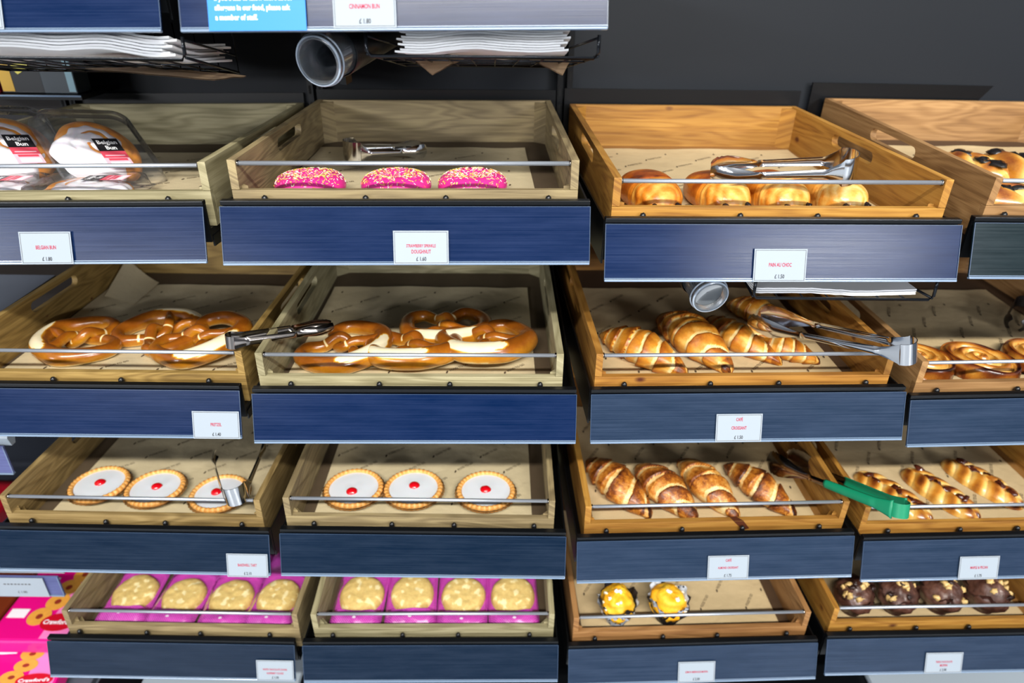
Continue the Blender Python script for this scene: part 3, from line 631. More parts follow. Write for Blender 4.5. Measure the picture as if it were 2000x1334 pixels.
# doughnuts
pinkm = plain('strawberry_icing', '#d9308a', 0.32, noise=0.15, nscale=80, coat=0.3)
dough = plain('fried_dough', '#c98a45', 0.55, noise=0.3, nscale=60)
SPR = [plain('sprinkle_' + n_, c_, 0.4) for n_, c_ in (('yellow', '#e8d26a'), ('white', '#f2e8dc'), ('orange', '#e58a4a'), ('green', '#a8b84a'), ('rose', '#e86a9a'))]
def doughnut(label, M, seed):
    rs = random.Random(seed); Rm, rm = 0.036, 0.0265
    g = G(); n, m_ = 48, 24
    def pos(a_, b_, k=1.0):
        r_ = rm * k * (1 + .03 * nz(math.cos(a_) * 2, math.sin(a_) * 2, seed))
        return ((Rm + r_ * math.cos(b_)) * math.cos(a_), (Rm + r_ * math.cos(b_)) * math.sin(a_), max(0.0007, 0.021 + r_ * 0.82 * math.sin(b_)))
    P = [[pos(2 * np.pi * i / n, 2 * np.pi * j / m_) for j in range(m_)] for i in range(n)]
    g.grid(P, True, True); o = g.build('doughnut', dough); o.matrix_world = M
    g = G(); P = [[pos(2 * np.pi * i / n, b_, 1.06) for b_ in np.linspace(-0.30 + 0.12 * nz(i * .5, seed, 0), np.pi * 0.98, 16)] for i in range(n)]
    g.grid(P, True, False); g.build('icing', pinkm, o)
    g = G()
    for k in range(620):
        a_, b_ = rs.uniform(0, 2 * np.pi), math.acos(rs.uniform(-0.95, 0.98))
        c = Vector(pos(a_, b_, 1.085)); nrm = Vector((math.cos(b_) * math.cos(a_), math.cos(b_) * math.sin(a_), math.sin(b_))).normalized()
        d = nrm.orthogonal().normalized(); d.rotate(Matrix.Rotation(rs.uniform(0, 6.28), 3, nrm)); e_ = nrm.cross(d); l_, w_ = 0.0021, 0.00062
        vs = [c + d * x * l_ + e_ * y * w_ + nrm * z * w_ for x in (-1, 1) for y, z in ((-1, 0), (0, 1), (1, 0), (0, -1))]
        g.add(vs, [(0, 1, 5, 4), (1, 2, 6, 5), (2, 3, 7, 6), (3, 0, 4, 7), (0, 3, 2, 1), (4, 5, 6, 7)], rs.choice([0, 0, 1, 1, 2, 3, 4]), smooth=False)
    tag(g.build('sprinkles', SPR, o, recalc=False), kind='stuff')
    return tag(o, label, 'doughnut', 'pink sprinkled doughnuts')
doughnut('pink sprinkled doughnut on the left of the three', PT('B1', -.190, .158), 1)
doughnut('pink sprinkled doughnut in the middle of the three', PT('B1', -.034, .160), 2)
doughnut('pink sprinkled doughnut on the right of the three', PT('B1', .106, .163), 3)

# iced tarts
foil = plain('silver_foil', '#d3d6da', 0.25, 1.0, bump=0.4, nscale=150); fond = plain('white_fondant', '#d9dde3', 0.25, coat=0.5, sss=0.1); cherry = plain('glace_cherry', '#c40a18', 0.12, coat=0.8, sss=0.2)
def tart(label, M, cx, cy, seed):
    t_ = thing('iced_tart', label, 'tart', M, 'iced cherry tarts'); n = 144
    def lathe(prof, mat, name, crimp=0.0, k=32, at=None):
        g = G(); P = []; A_ = []
        for i in range(n):
            a_ = 2 * np.pi * i / n; w_ = math.sin(k * a_)
            P.append([(r_ * (1 + crimp * w_ * c_) * math.cos(a_ + c_ * .03), r_ * (1 + crimp * w_ * c_) * math.sin(a_ + c_ * .03), z_ + crimp * 0.04 * abs(w_) * c_) for r_, z_, c_ in prof]); A_.append([0.5 + 0.3 * w_ * c_ + .2 * nz(i, seed, 0, .5) for r_, z_, c_ in prof])
        g.grid(P, True, False, 0, A_); return g.build(name, mat, t_)
    lathe([(0.0, .0007, 0), (.048, .0007, 0), (.050, .001, .5), (.0685, .0150, 1), (.0705, .0150, 1), (.0715, .0158, 1)], foil, 'foil_case', .012, 40)
    lathe([(.050, .003, 0), (.0655, .0165, .4), (.0668, .0215, 1), (.0635, .0262, 1), (.0585, .0262, .8), (.0555, .0220, .2), (.0550, .012, 0)], BK['tart'], 'pastry_case', .022, 36)
    g = G(); g.grid([[(r_ * math.cos(a_), r_ * math.sin(a_), .0212 + .0012 * (1 - (r_ / .056) ** 2) + .0003 * nz(r_ * 50, a_, seed)) for r_ in np.linspace(0, .0562, 10)] for a_ in np.linspace(0, 2 * np.pi, 48, endpoint=False)], True, False); g.build('white_icing', fond, t_)
    g = G(); g.grid([[(cx + .0130 * math.cos(a_) * math.sin(b_) * (1 + .1 * nz(a_, b_, seed)), cy + .0120 * math.sin(a_) * math.sin(b_) * (1 + .12 * nz(a_ * 1.3, b_, seed + 3)), .0213 + .0085 * math.cos(b_)) for b_ in np.linspace(0, 1.9, 9)] for a_ in np.linspace(0, 2 * np.pi, 20, endpoint=False)], True, False); g.build('cherry', cherry, t_)
tart('iced cherry tart furthest left', PT('A3', -.160, .165), .0, .004, 1)
tart('iced cherry tart in the middle of the left tray', PT('A3', -.020, .155, 0, 20), .003, .002, 2)
tart('iced cherry tart under the steel tongs', PT('A3', .140, .140), -.008, .002, 3)
tart('iced cherry tart with the low-set cherry, left in the middle tray', PT('B3', -.168, .152), -.002, -.013, 4)
tart('iced cherry tart in the centre of the middle tray', PT('B3', -.031, .154, 0, 10), .002, .008, 5)
tart('iced cherry tart standing apart at the right of the middle tray', PT('B3', .136, .149), -.001, .002, 6)

# plaits with pecans
nut = plain('glazed_pecan', '#4a1e10', 0.25, coat=0.5, noise=0.3, nscale=200)
def blob(g, c, r_, seed, sz=(1, 1, 1), at=0.5, mi=0, M=None, rough=0.25):
    P = []
    for i in range(12):
        a_ = 2 * np.pi * i / 12; row = []
        for b_ in np.linspace(0, np.pi, 8):
            k = r_ * (1 + rough * nz(math.cos(a_) * math.sin(b_) * 1.5 + seed, math.sin(a_) * math.sin(b_) * 1.5, math.cos(b_) * 1.5))
            v_ = Vector((k * sz[0] * math.cos(a_) * math.sin(b_), k * sz[1] * math.sin(a_) * math.sin(b_), k * sz[2] * math.cos(b_)))
            if M: v_ = M @ v_
            row.append((c[0] + v_.x, c[1] + v_.y, c[2] + v_.z))
        P.append(row)
    g.grid(P, True, False, mi, [[at] * 8] * 12)
def plait(label, M, seed, L=.205, W_=.039, H_=.034, fill=None, name='pecan_plait', group='pecan plaits', k=5.0, nuts=6):
    rs = random.Random(seed); n, m_ = 120, 44; P = []; A_ = []
    for i in range(n + 1):
        s_ = i / n; y = (s_ - .5) * L; env = max(0.0, 1 - abs(2 * s_ - 1) ** 2.6) ** .5; row = []; ra = []
        for j in range(m_ + 1):
            q = -1 + 2 * j / m_; side = 1 if q > 0 else -1
            wob = 1 + .06 * nz(s_ * 6, side, seed)
            ph = (s_ * k + side * .25 + abs(q) * .55) % 1.0
            strand = math.sin(math.pi * ph) ** .6
            z = H_ * env * math.sqrt(max(0, 1 - q * q)) ** .8 * (.72 + .28 * strand) * (1 - .22 * math.exp(-(q / .12) ** 2))
            x = W_ * env * wob * (q + 0.0 * strand) * (1 + .06 * strand * abs(q))
            row.append((x, y, z + .0008)); ra.append(.22 + .56 * strand ** 3 * (.6 + .4 * math.sqrt(max(0, 1 - q * q))) + .30 * nz(s_ * 7, q * 2, seed * 2.3) + (.15 if env < .5 else 0))
        P.append(row); A_.append(ra)
    g = G(); g.grid(P, False, False, 0, A_)
    Q = [[(x, y, .0006) for x, y, z in r_] for r_ in P]; g.grid(Q, False, False, 0, A_)
    o = g.build(name, BK['plait'], recalc=False); o.matrix_world = M
    for q in range(nuts):
        g = G(); y = (-.36 + .72 * (q + rs.uniform(.1, .9)) / nuts) * L; x = rs.uniform(-.010, .012)
        blob(g, (x, y, H_ * .80), .0092 if not fill else .0135, seed * 9 + q, (.85, 1.5, .6) if not fill else (1.3, 1.5, .5), M=Matrix.Rotation(rs.uniform(-1.2, 1.2), 3, 'Z'), rough=.6)
        g.build('pecan_piece' if not fill else 'currant_filling', fill or nut, o)
    return tag(o, label, 'pastry', group)
plait('pecan plait nearest the green tong handle', PT('D3', -.128, .165, 0, 27), 1)
plait('pale pecan plait in the middle of its tray', PT('D3', -.006, .172, 0, 23), 2)
plait('pecan plait furthest right with the darkest nuts', PT('D3', .122, .208, 0, 25), 3, nuts=7)
cur = plain('dark_currants', '#15100f', 0.3, coat=0.4, noise=0.3, nscale=250, bump=0.5)
plait('fruit-filled twist poking up behind the tray wall, at the upper right', PT('D1', -.060, .400, 0, 25), 4, .17, .040, .040, cur, 'fruit_twist', 'fruit twists', 2.2, 4)
plait('large fruit-filled twist cut by the right edge, behind the rail', PT('D1', .025, .345, .004, 22), 5, .24, .052, .048, cur, 'fruit_twist', 'fruit twists', 2.2, 6)
plait('fruit-filled twist right behind the rail at the upper right', PT('D1', -.140, .160, 0, 65), 6, .20, .045, .045, cur, 'fruit_twist', 'fruit twists', 2.2, 6)
plait('fruit-filled twist at the far right of the upper right tray', PT('D1', .12, .30, 0, 30), 8, .20, .045, .045, cur, 'fruit_twist', 'fruit twists', 2.2, 6)

# Danish swirls
def swirl(label, M, seed, a_=.062, b_=.074):
    n, m_ = 96, 46; P = []; A_ = []
    for i in range(n):
        t_ = 2 * np.pi * i / n; row = []; ra = []
        for j in range(m_ + 1):
            r_ = j / m_; ph = (r_ * 3.6 - t_ / (2 * np.pi) + .1 * nz(math.cos(t_), math.sin(t_), seed)) % 1.0; rd = math.sin(math.pi * ph) ** .7
            top = min(1, (1 - r_) * 9) ** .5 if r_ > .0 else 1
            z = (.016 + .020 * (.35 + .65 * rd)) * (1 if r_ < .93 else max(0.02, math.sqrt(max(0, 1 - ((r_ - .93) / .07) ** 2)))) + .004 * (1 - r_) + .003 * nz(r_ * 3, t_, seed)
            rr_ = r_ if r_ < .93 else .93 + .07 * (r_ - .93) / .07
            row.append((a_ * rr_ * math.cos(t_) * (1 + .05 * nz(math.cos(t_), math.sin(t_), seed + 4)), b_ * rr_ * math.sin(t_), z))
            ra.append(.22 + .50 * rd ** 2 + (.35 if r_ > .86 else 0) + .3 * nz(row[-1][0] * 30, row[-1][1] * 30, seed) + (.25 if ph < .1 else 0))
        row.append((a_ * 1.0 * math.cos(t_), b_ * 1.0 * math.sin(t_), .0007)); ra.append(.7); P.append(row); A_.append(ra)
    g = G(); g.grid(P, True, False, 0, A_); o = g.build('danish_swirl', BK['plait']); o.matrix_world = M; return tag(o, label, 'pastry', 'Danish swirls')
swirl('Danish swirl half hidden by its tray wall, beside the croissant tongs', PT('D2', -.195, .160, 0, 20), 1)
swirl('whole Danish swirl in the centre of its tray front', PT('D2', -.068, .150, 0, 28), 2, .062, .082)
swirl('Danish swirl cut by the right edge of the picture', PT('D2', .078, .165, 0, 20), 3)

# muffins
def dots_mat():
    m = NT('spotted_paper'); tc = m.n('TexCoord'); vo = m.n('TexVoronoi', Scale=85.0, Randomness=0.45); m.l(tc.outputs['Object'], vo.inputs['Vector'])
    m.l(m.ramp(vo.outputs['Distance'], [(0.27, '#141a2c'), (0.31, '#c3cbd8')]), m.b.inputs['Base Color']); m.set(Roughness=.6); return m.m
SPOT = dots_mat(); DARKP = plain('dark_muffin_paper', '#17141a', 0.5); BRNP = plain('brown_muffin_paper', '#3a1d16', 0.55)
wch = plain('white_chocolate', '#c9a86c', 0.4); sug = plain('meringue_bit', '#f6ecd6', 0.6)
def muffin(label, M, seed, mat, chunk, cases, group, chunks=8, Rm=.040, names=('meringue_piece', 'paper_case')):
    rs = random.Random(seed); t_ = thing('muffin', label, 'muffin', M, group); n, m_ = 56, 22
    P = []; A_ = []
    for i in range(n):
        a_ = 2 * np.pi * i / n; row = []; ra = []
        for b_ in np.linspace(0, np.pi * .62, m_):
            k = Rm * (1 + .13 * nz(math.cos(a_) * math.sin(b_) * 2 + seed, math.sin(a_) * math.sin(b_) * 2, math.cos(b_) * 2) + .05 * nz(math.cos(a_) * 6, math.sin(a_) * 6, b_ * 6 + seed))
            row.append((k * math.cos(a_) * math.sin(b_), k * math.sin(a_) * math.sin(b_) * 1.05, .040 + k * .82 * math.cos(b_))); ra.append(.45 + .5 * nz(row[-1][0] * 40, row[-1][1] * 40, seed))
        row.append((row[-1][0] * .6, row[-1][1] * .6, .004)); ra.append(.5)
        P.append(row); A_.append(ra)
    g = G(); g.grid(P, True, False, 0, A_); g.build('sponge', BK[mat], t_)
    for c_i, case in enumerate(cases):
        P = []
        for i in range(n):
            a_ = 2 * np.pi * i / n; pk = abs(math.sin(2 * a_ + c_i * .8 + seed)) ** 3
            P.append([((.026 + .019 * z_ ** 1.2 + .003 * z_ * math.sin(16 * a_) + .004 * pk * z_ + c_i * .0012) * math.cos(a_), (.026 + .019 * z_ ** 1.2 + .003 * z_ * math.sin(16 * a_) + .004 * pk * z_ + c_i * .0012) * math.sin(a_), .0007 + z_ * (.044 + .020 * pk - c_i * .010)) for z_ in np.linspace(0, 1, 8)])
        g = G(); g.grid(P, True, False); g.grid([[(x * .985, y * .985, z + .0003) for x, y, z in r_] for r_ in P], True, False); g.build(names[1], case, t_, recalc=False)
    for q in range(chunks):
        a_, b_ = rs.uniform(-3.4, .3), rs.uniform(.1, 1.45); g = G(); rr_ = Rm * .99
        blob(g, (rr_ * math.cos(a_) * math.sin(b_), rr_ * math.sin(a_) * math.sin(b_), .040 + rr_ * .84 * math.cos(b_)), .0052 if mat == 'lemon' else .0082, q + seed * 5, (1, rs.uniform(.6, 1.3), .6), M=Matrix.Rotation(rs.uniform(0, 3), 3, 'Z') @ Matrix.Rotation(b_, 3, 'Y'), rough=.9)
        g.build(names[0], chunk if q % 4 else (chunk if mat == 'lemon' else CHOCO), t_)
TALL = Matrix.Diagonal((1, 1.12, 1.30, 1))
muffin('yellow muffin in a dark paper case, on the left', PT('C4', -.165, .108) @ TALL, 1, 'lemon', sug, [DARKP, SPOT], 'yellow muffins', 9, .041)
muffin('yellow muffin in a spotted black and white paper case', PT('C4', -.037, .106, 0, 40) @ TALL, 2, 'lemon', sug, [SPOT, DARKP], 'yellow muffins', 9, .041)
for i, (u, lab) in enumerate(((-.187, 'dark chocolate muffin tucked against the left tray wall'), (-.076, 'dark chocolate muffin, second from the left in the yellow tray'), (.040, 'dark chocolate muffin, third from the left in the yellow tray'), (.160, 'dark chocolate muffin nearest the right edge'))):
    muffin(lab, PT('D4', u, .112, 0, 12 * i) @ Matrix.Diagonal((1, 1.1, 1.2, 1)), 20 + i, 'choc', wch, [BRNP], 'dark chocolate muffins', 10, .046, ('chocolate_chunk', 'paper_case'))

# cookie packets
def net_mat():
    m = NT('magenta_film'); tc = m.n('TexCoord'); sp = m.n('SeparateXYZ'); m.l(tc.outputs['Object'], sp.inputs[0])
    a_ = m.math('SINE', m.math('MULTIPLY', m.math('ADD', sp.outputs['X'], sp.outputs['Y']), 1150.0)); b_ = m.math('SINE', m.math('MULTIPLY', m.math('SUBTRACT', sp.outputs['X'], sp.outputs['Y']), 1150.0))
    f = m.math('GREATER_THAN', m.math('MAXIMUM', a_, b_), 0.86)
    n1 = m.n('TexNoise', Scale=30.0, Detail=2.0); m.l(tc.outputs['Object'], n1.inputs['Vector'])
    base = m.ramp(n1.outputs[0], [(.4, '#a51892'), (.65, '#c52ba8')])
    m.l(m.mix(f, base, '#df7ad0'), m.b.inputs['Base Color']); m.set(Roughness=.28, Coat_Weight=.4)
    n2 = m.n('TexNoise', Scale=22.0, Detail=3.0, Distortion=1.2); m.l(tc.outputs['Object'], n2.inputs['Vector']); m.bump(n2.outputs[0], .7, .006); return m.m
NET = net_mat(); tagw = plain('pack_white_spot', '#ecd9ee', .5)
def cookie_pack(label, M, seed):
    rs = random.Random(seed); W_, L_ = .0635, .098; t_ = thing('cookie_packet', label, 'cookies', M, 'pink cookie packets')
    n, m_ = 34, 46
    def top(x, y):
        q = min(1, (1 - abs(x) / W_) * 3.2) ** .6 * min(1, (1 - abs(y) / L_) * 4) ** .6
        return .002 + .021 * q + .0035 * nz(x * 30 + seed, y * 30, 0) * q
    P = [[(-W_ + 2 * W_ * i / n, -L_ + 2 * L_ * j / m_, top(-W_ + 2 * W_ * i / n, -L_ + 2 * L_ * j / m_)) for j in range(m_ + 1)] for i in range(n + 1)]
    def win(x, y): return (abs(x) < .058 and -.050 < y < .066)
    g = G(); mi = [1 if win(-W_ + 2 * W_ * (i + .5) / n, -L_ + 2 * L_ * (j + .5) / m_) else 0 for i in range(n) for j in range(m_)]
    g.grid(P, mi=mi); g.grid([[(x, y, .0007 + .0 * z) for x, y, z in r_] for r_ in P])
    g.add([(.0 + .0045 * math.cos(a_), -.073 + .0035 * math.sin(a_), top(0, -.073) + .0012) for a_ in np.linspace(0, 6.28, 12, endpoint=False)], [tuple(range(12))], 2)
    g.build('wrapper', [NET, clearwin, tagw], t_, recalc=False)
    P = []; A_ = []; rc = .0565 + rs.uniform(-.001, .001)
    for i in range(60):
        a_ = 2 * np.pi * i / 60; row = []; ra = []
        for j, r_ in enumerate(np.linspace(0, 1, 18)):
            z = .0195 * max(0.0, 1 - r_ ** 5) ** .5 + .0018 * nz(r_ * math.cos(a_) * 4, r_ * math.sin(a_) * 4, seed) + .001
            rr_ = rc * r_ * (1 + .05 * nz(math.cos(a_) * 1.5, math.sin(a_) * 1.5, seed + 2)); x, y = rr_ * math.cos(a_), .008 + rr_ * math.sin(a_) * 1.08
            row.append((x, y, min(z, top(x, y) - .0006))); v_ = nz(x * 65, y * 65, seed * 3); v2 = nz(x * 190, y * 190, seed * 5); ra.append(.36 - (.36 if v_ > .30 else 0)  + (.12 if r_ > .85 else 0))
        P.append(row); A_.append(ra)
    g = G(); g.grid(P, True, False, 0, A_); g.build('cookie', BK['cookie'], t_)
for i, (u, v) in enumerate(((-.195, .158), (-.062, .150), (.066, .146), (.187, .152))):
    cookie_pack(['pink cookie packet at the left end of the left tray', 'pink cookie packet, second in the left tray', 'pink cookie packet with bright film glare, third in the left tray', 'pink cookie packet at the right end of the left tray'][i], PT('A4', u, v, .004, (2, -3, 3, -2)[i]), i)
for i, (u, v) in enumerate(((-.197, .146), (-.067, .150), (.063, .142), (.190, .144))):
    cookie_pack(['pink cookie packet at the left end of the middle tray', 'pink cookie packet, second in the middle tray', 'pink cookie packet, third in the middle tray', 'pink cookie packet at the right end of the middle tray'][i], PT('B4', u, v, .004, (-2, 2, 0, 2)[i]), i + 7)
for s, lab in (('A4', 'left'), ('B4', 'middle')):
    for i, u in enumerate((-.19, -.062, .066, .19)):
        o = cookie_pack('pink cookie packet behind, %s tray, %s' % (lab, ['first from the left', 'second from the left', 'third from the left', 'last on the right'][i]), PT(s, u, .355, .002), i + 20)

# packed Belgian buns
label_k = plain('black_label', '#1c1a1e', .5); label_r = plain('red_label', '#d2485c', .5); label_p = plain('pink_label', '#eeb9c8', .5); wink = plain('white_lettering', '#efeff2', .5)
bunm = baked('bun_crust', [(0, '#e9b46a'), (.4, '#d58a32'), (.8, '#a8591a'), (1, '#6e3410')], .4, .4, 70, .4, .1)
fond2 = plain('poured_icing', '#f0ecf2', .25, coat=.6, sss=.15, noise=.12, nscale=40, bump=.15)
def bun_pack(label, M, seed):
    t_ = thing('packed_bun', label, 'packed bun', M, 'Belgian buns in clear packs'); rs = random.Random(seed); n, m_ = 72, 24
    A0, B0 = .100, .114
    P = []; at = []; Q = []
    for i in range(n):
        a_ = 2 * np.pi * i / n; row = []; ra = []; q_ = []
        for j in range(m_ + 1):
            r_ = j / m_; sw = math.sin(np.pi * ((r_ * 2.6 - a_ / (2 * np.pi)) % 1.0)) ** .5
            z = .010 + (.040 + .008 * sw) * max(0.0, 1 - r_ ** 4) ** .5 + .002 * nz(r_ * 3, a_, seed)
            x, y = A0 * .90 * r_ * math.cos(a_) * (1 + .04 * nz(math.cos(a_), math.sin(a_), seed)), B0 * .88 * r_ * math.sin(a_)
            row.append((x, y, z)); ra.append(.4 + .3 * nz(x * 40, y * 40, seed))
            ic = r_ * (.98 + .14 * nz(math.cos(a_) * 2.2, math.sin(a_) * 2.2, seed + 5)) ; x2, y2 = A0 * .86 * ic * math.cos(a_) - .013, B0 * .82 * ic * math.sin(a_) - .010
            q_.append((x2, y2, z + .0028 - (.006 if j == m_ else 0)))
        row.append((row[-1][0] * .8, row[-1][1] * .8, .004)); ra.append(.7)
        P.append(row); at.append(ra); Q.append(q_)
    g = G(); g.grid(P, True, False, 0, at); g.build('bun', bunm, t_)
    g = G(); g.grid(Q, True, False); g.build('icing', fond2, t_)
    # clear shell: flange, wall, rounded top
    def ring(w_, l_, z, c=.035):
        out = []
        for q, (sx_, sy_) in enumerate(((1, 1), (-1, 1), (-1, -1), (1, -1))):
            for a_ in np.linspace(0, np.pi / 2, 7): b_ = a_ + q * np.pi / 2; out.append((sx_ * (w_ - c) + c * math.cos(b_), sy_ * (l_ - c) + c * math.sin(b_), z))
        return out
    W_, L_ = .108, .116
    g = G(); g.grid([ring(W_ + .006, L_ + .006, .020), ring(W_ + .006, L_ + .006, .0212), ring(W_, L_, .0215), ring(W_ - .003, L_ - .003, .040), ring(W_ - .006, L_ - .006, .058), ring(W_ - .012, L_ - .012, .0625), ring(W_ - .035, L_ - .035, .0635, .03), ring(.02, .02, .064, .015)], False, True, capu=False)
    g.build('clear_lid', clear, t_, recalc=False)
    g = G(); g.grid([ring(W_ + .006, L_ + .006, .0195), ring(W_, L_, .018), ring(W_ - .008, L_ - .008, .002), ring(W_ - .03, L_ - .03, .0008, .03), ring(.02, .02, .0008, .015)], False, True)
    g.build('clear_base', clear, t_, recalc=False)
    g = G(); z0 = .0655
    g.box((-.022, -.040, z0), (.034, .002, z0 + .0004)); add_text(g, 'Belgian', .0175, .92, Tm(.006, -.017, z0 + .0008), 1, bold=.02); add_text(g, 'Bun', .0175, .92, Tm(.008, -.035, z0 + .0008), 1, bold=.02)
    g.box((-.022, -.062, z0), (.034, -.0402, z0 + .0004), 2); g.box((-.022, -.092, z0), (.034, -.0622, z0 + .0004), 3)
    g.box((-.014, -.071, z0 + .0004), (.028, -.064, z0 + .0007), 2); g.box((-.016, -.056, z0 + .0004), (.028, -.053, z0 + .0006), 3); g.box((-.014, -.088, z0 + .0004), (.028, -.076, z0 + .0007), 1)
    g.build('pack_label', [label_k, wink, label_r, label_p], t_, recalc=False)
    return t_
LEAN = Rz(46) @ Rx(29.2) @ Ry(10.3)
SQ = Matrix.Diagonal((.84, .93, .70, 1))
bun_pack('packed Belgian bun leaning up, the right one of two', Tm(-.824, .303, .140) @ LEAN @ Tm(0, 0, -.041) @ SQ, 1)
bun_pack('packed Belgian bun leaning up, cut by the left edge', Tm(-.992, .292, .148) @ LEAN @ Tm(0, 0, -.041) @ SQ, 2)
bun_pack('packed Belgian bun lying flat underneath, behind the tray lip, right one', PT('A1', .005, .150, .001, 90) @ Matrix.Diagonal((.62, .84, .60, 1)), 3)
bun_pack('packed Belgian bun lying flat underneath, behind the tray lip, left one', PT('A1', -.180, .150, .001, 90) @ Matrix.Diagonal((.62, .84, .60, 1)), 4)

# ---------------------------------------------------------------- tongs
def tongs(label, p0, p1, L, spread=.05, roll=0, band=.030, mat=steel, tip=.030, grip=None, bent=0.0, open_=1.0, name='serving_tongs', r0=.019):
    """bend of the band at p0, tips towards p1; the band stands upright, arms splay sideways"""
    p0, p1 = Vector(p0), Vector(p1); X = (p1 - p0).normalized(); Z = (Vector((0, 0, 1)) - X * X.z).normalized(); Y = Z.cross(X)
    M_ = Matrix(((X.x, Y.x, Z.x, p0.x), (X.y, Y.y, Z.y, p0.y), (X.z, Y.z, Z.z, p0.z), (0, 0, 0, 1))) @ Matrix.Rotation(R(roll), 4, 'X')
    t_ = thing(name, label, 'tongs', M_)
    g = G(); th_ = .0008; pts = []
    for a_ in np.linspace(-np.pi / 2, np.pi / 2, 17): pts.append((r0 - r0 * math.cos(a_), r0 * math.sin(a_) * 1.0, band / 2))
    P = [[(x - th_ * math.cos(0), y, z), (x - th_, y, -z)] for x, y, z in pts]
    out = [[(x, y, k) for k in np.linspace(-z, z, 5)] for x, y, z in pts]
    cx = r0
    inn = [[(cx + (x - cx) * (1 - th_ / r0 * 1.6), y * (1 - th_ / r0 * 1.6), k) for k in np.linspace(-z, z, 5)] for x, y, z in pts]
    g.grid(out); g.grid(inn); g.grid([[out[i][0], inn[i][0]] for i in range(17)]); g.grid([[out[i][-1], inn[i][-1]] for i in range(17)])
    g.build('spring_bend', mat if not grip else grip, t_, recalc=False)
    for sg in (-1, 1):
        n = 60; P = []; m_ = 9
        for i in range(n + 1):
            s_ = i / n; x = r0 + s_ * (L - r0); y = sg * (r0 + (spread - r0) * s_ ** 1.0 * open_)
            if s_ < .12: hw = band / 2 - (band / 2 - .0085) * (s_ / .12) ** .7
            elif s_ < .62: hw = .0085 - .002 * (s_ - .12) / .5
            else: q = (s_ - .62) / .38; hw = .0065 + (tip / 2 - .0065) * math.sin(min(1, q * 1.35) * np.pi / 2) ** 1.5 * (1 if q < .85 else math.sqrt(max(0.02, 1 - ((q - .85) / .16) ** 2)))
            if s_ > .86: hw *= 1 + .06 * math.sin(s_ * 160)
            cup = .004 if .12 < s_ < .6 else (.002 if s_ < .12 else .006 * min(1, (s_ - .6) / .2))
            yy = y - sg * (.012 * max(0, (s_ - .8) / .2) ** 2)
            P.append([(x, yy + sg * cup * (1 - k * k), k * hw) for k in np.linspace(-1, 1, m_)])
        g = G(); Q = [[(x, y + sg * .0009, z) for x, y, z in r_] for r_ in P]; k0 = int(n * .0)
        ng = int(n * .50) if grip else 0
        if grip:
            ga = G(); Pg = [[(x, y + (1.6 if z_ else 0) * 0, z * 1.25) for x, y, z in r_] for r_ in P[:ng]]; 
            A1 = [[(x, y + sg * .0022, z * 1.3) for x, y, z in r_] for r_ in P[:ng]] if True else 0; A2 = [[(x, y - sg * .0018, z * 1.3) for x, y, z in r_] for r_ in P[:ng]]
            cs = [a__ + b__[::-1] for a__, b__ in zip(A1, A2)]; ga.grid(cs, False, True, capu=True); ga.build('green_grip', grip, t_)
        P2, Q2 = P[max(0, ng - 2):], Q[max(0, ng - 2):]
        g.grid(P2); g.grid(Q2); g.grid([[a__[0], b__[0]] for a__, b__ in zip(P2, Q2)]); g.grid([[a__[-1], b__[-1]] for a__, b__ in zip(P2, Q2)]); g.grid([P2[-1], Q2[-1]])
        g.build('arm', mat if not grip else darksteel, t_, recalc=False)
    return t_
z_ = 0
def LT(s, u, v, w_): return MT(s) @ Vector((u, v, w_))
tongs('steel tongs lying behind the pink doughnuts', LT('B1', -.175, .395, -.006), LT('B1', -.01, .47, -.016), .18, .026, 0, .046, tip=.030, r0=.030)
tongs('steel tongs lying across the pains au chocolat', LT('C1', .148, .088, .064), LT('C1', -.050, .150, .040), .245, .024, -12, .050, tip=.036, r0=.025)
tongs('copper-tinted steel tongs bridging the two pretzel trays', (-.540, .048, -.173), (-.370, .150, -.190), .205, .016, 0, .026, darksteel, .022, r0=.013)
tongs('open steel tongs standing on the iced tart', (-.590, .047, -.553), (-.662, .262, -.590), .245, .064, -6, .042, tip=.024, r0=.023)
tongs('large steel tongs resting across the croissants', (.715, -.026, -.140), (.520, .215, -.196), .325, .030, -8, .042, tip=.046)
tongs('green-handled tongs lying across the almond croissants', (.790, -.042, -.492), (.655, .245, -.590), .345, .040, 10, .030, tip=.055, grip=plain('green_rubber', '#0a7c57', .45))
tongs('tongs with only their dark tip showing at the right edge', LT('D2', .235, .43, -.010), LT('D2', .125, .31, -.018), .15, .02, 0, .03, plain('black_tongs', '#1a1614', .35), .035)

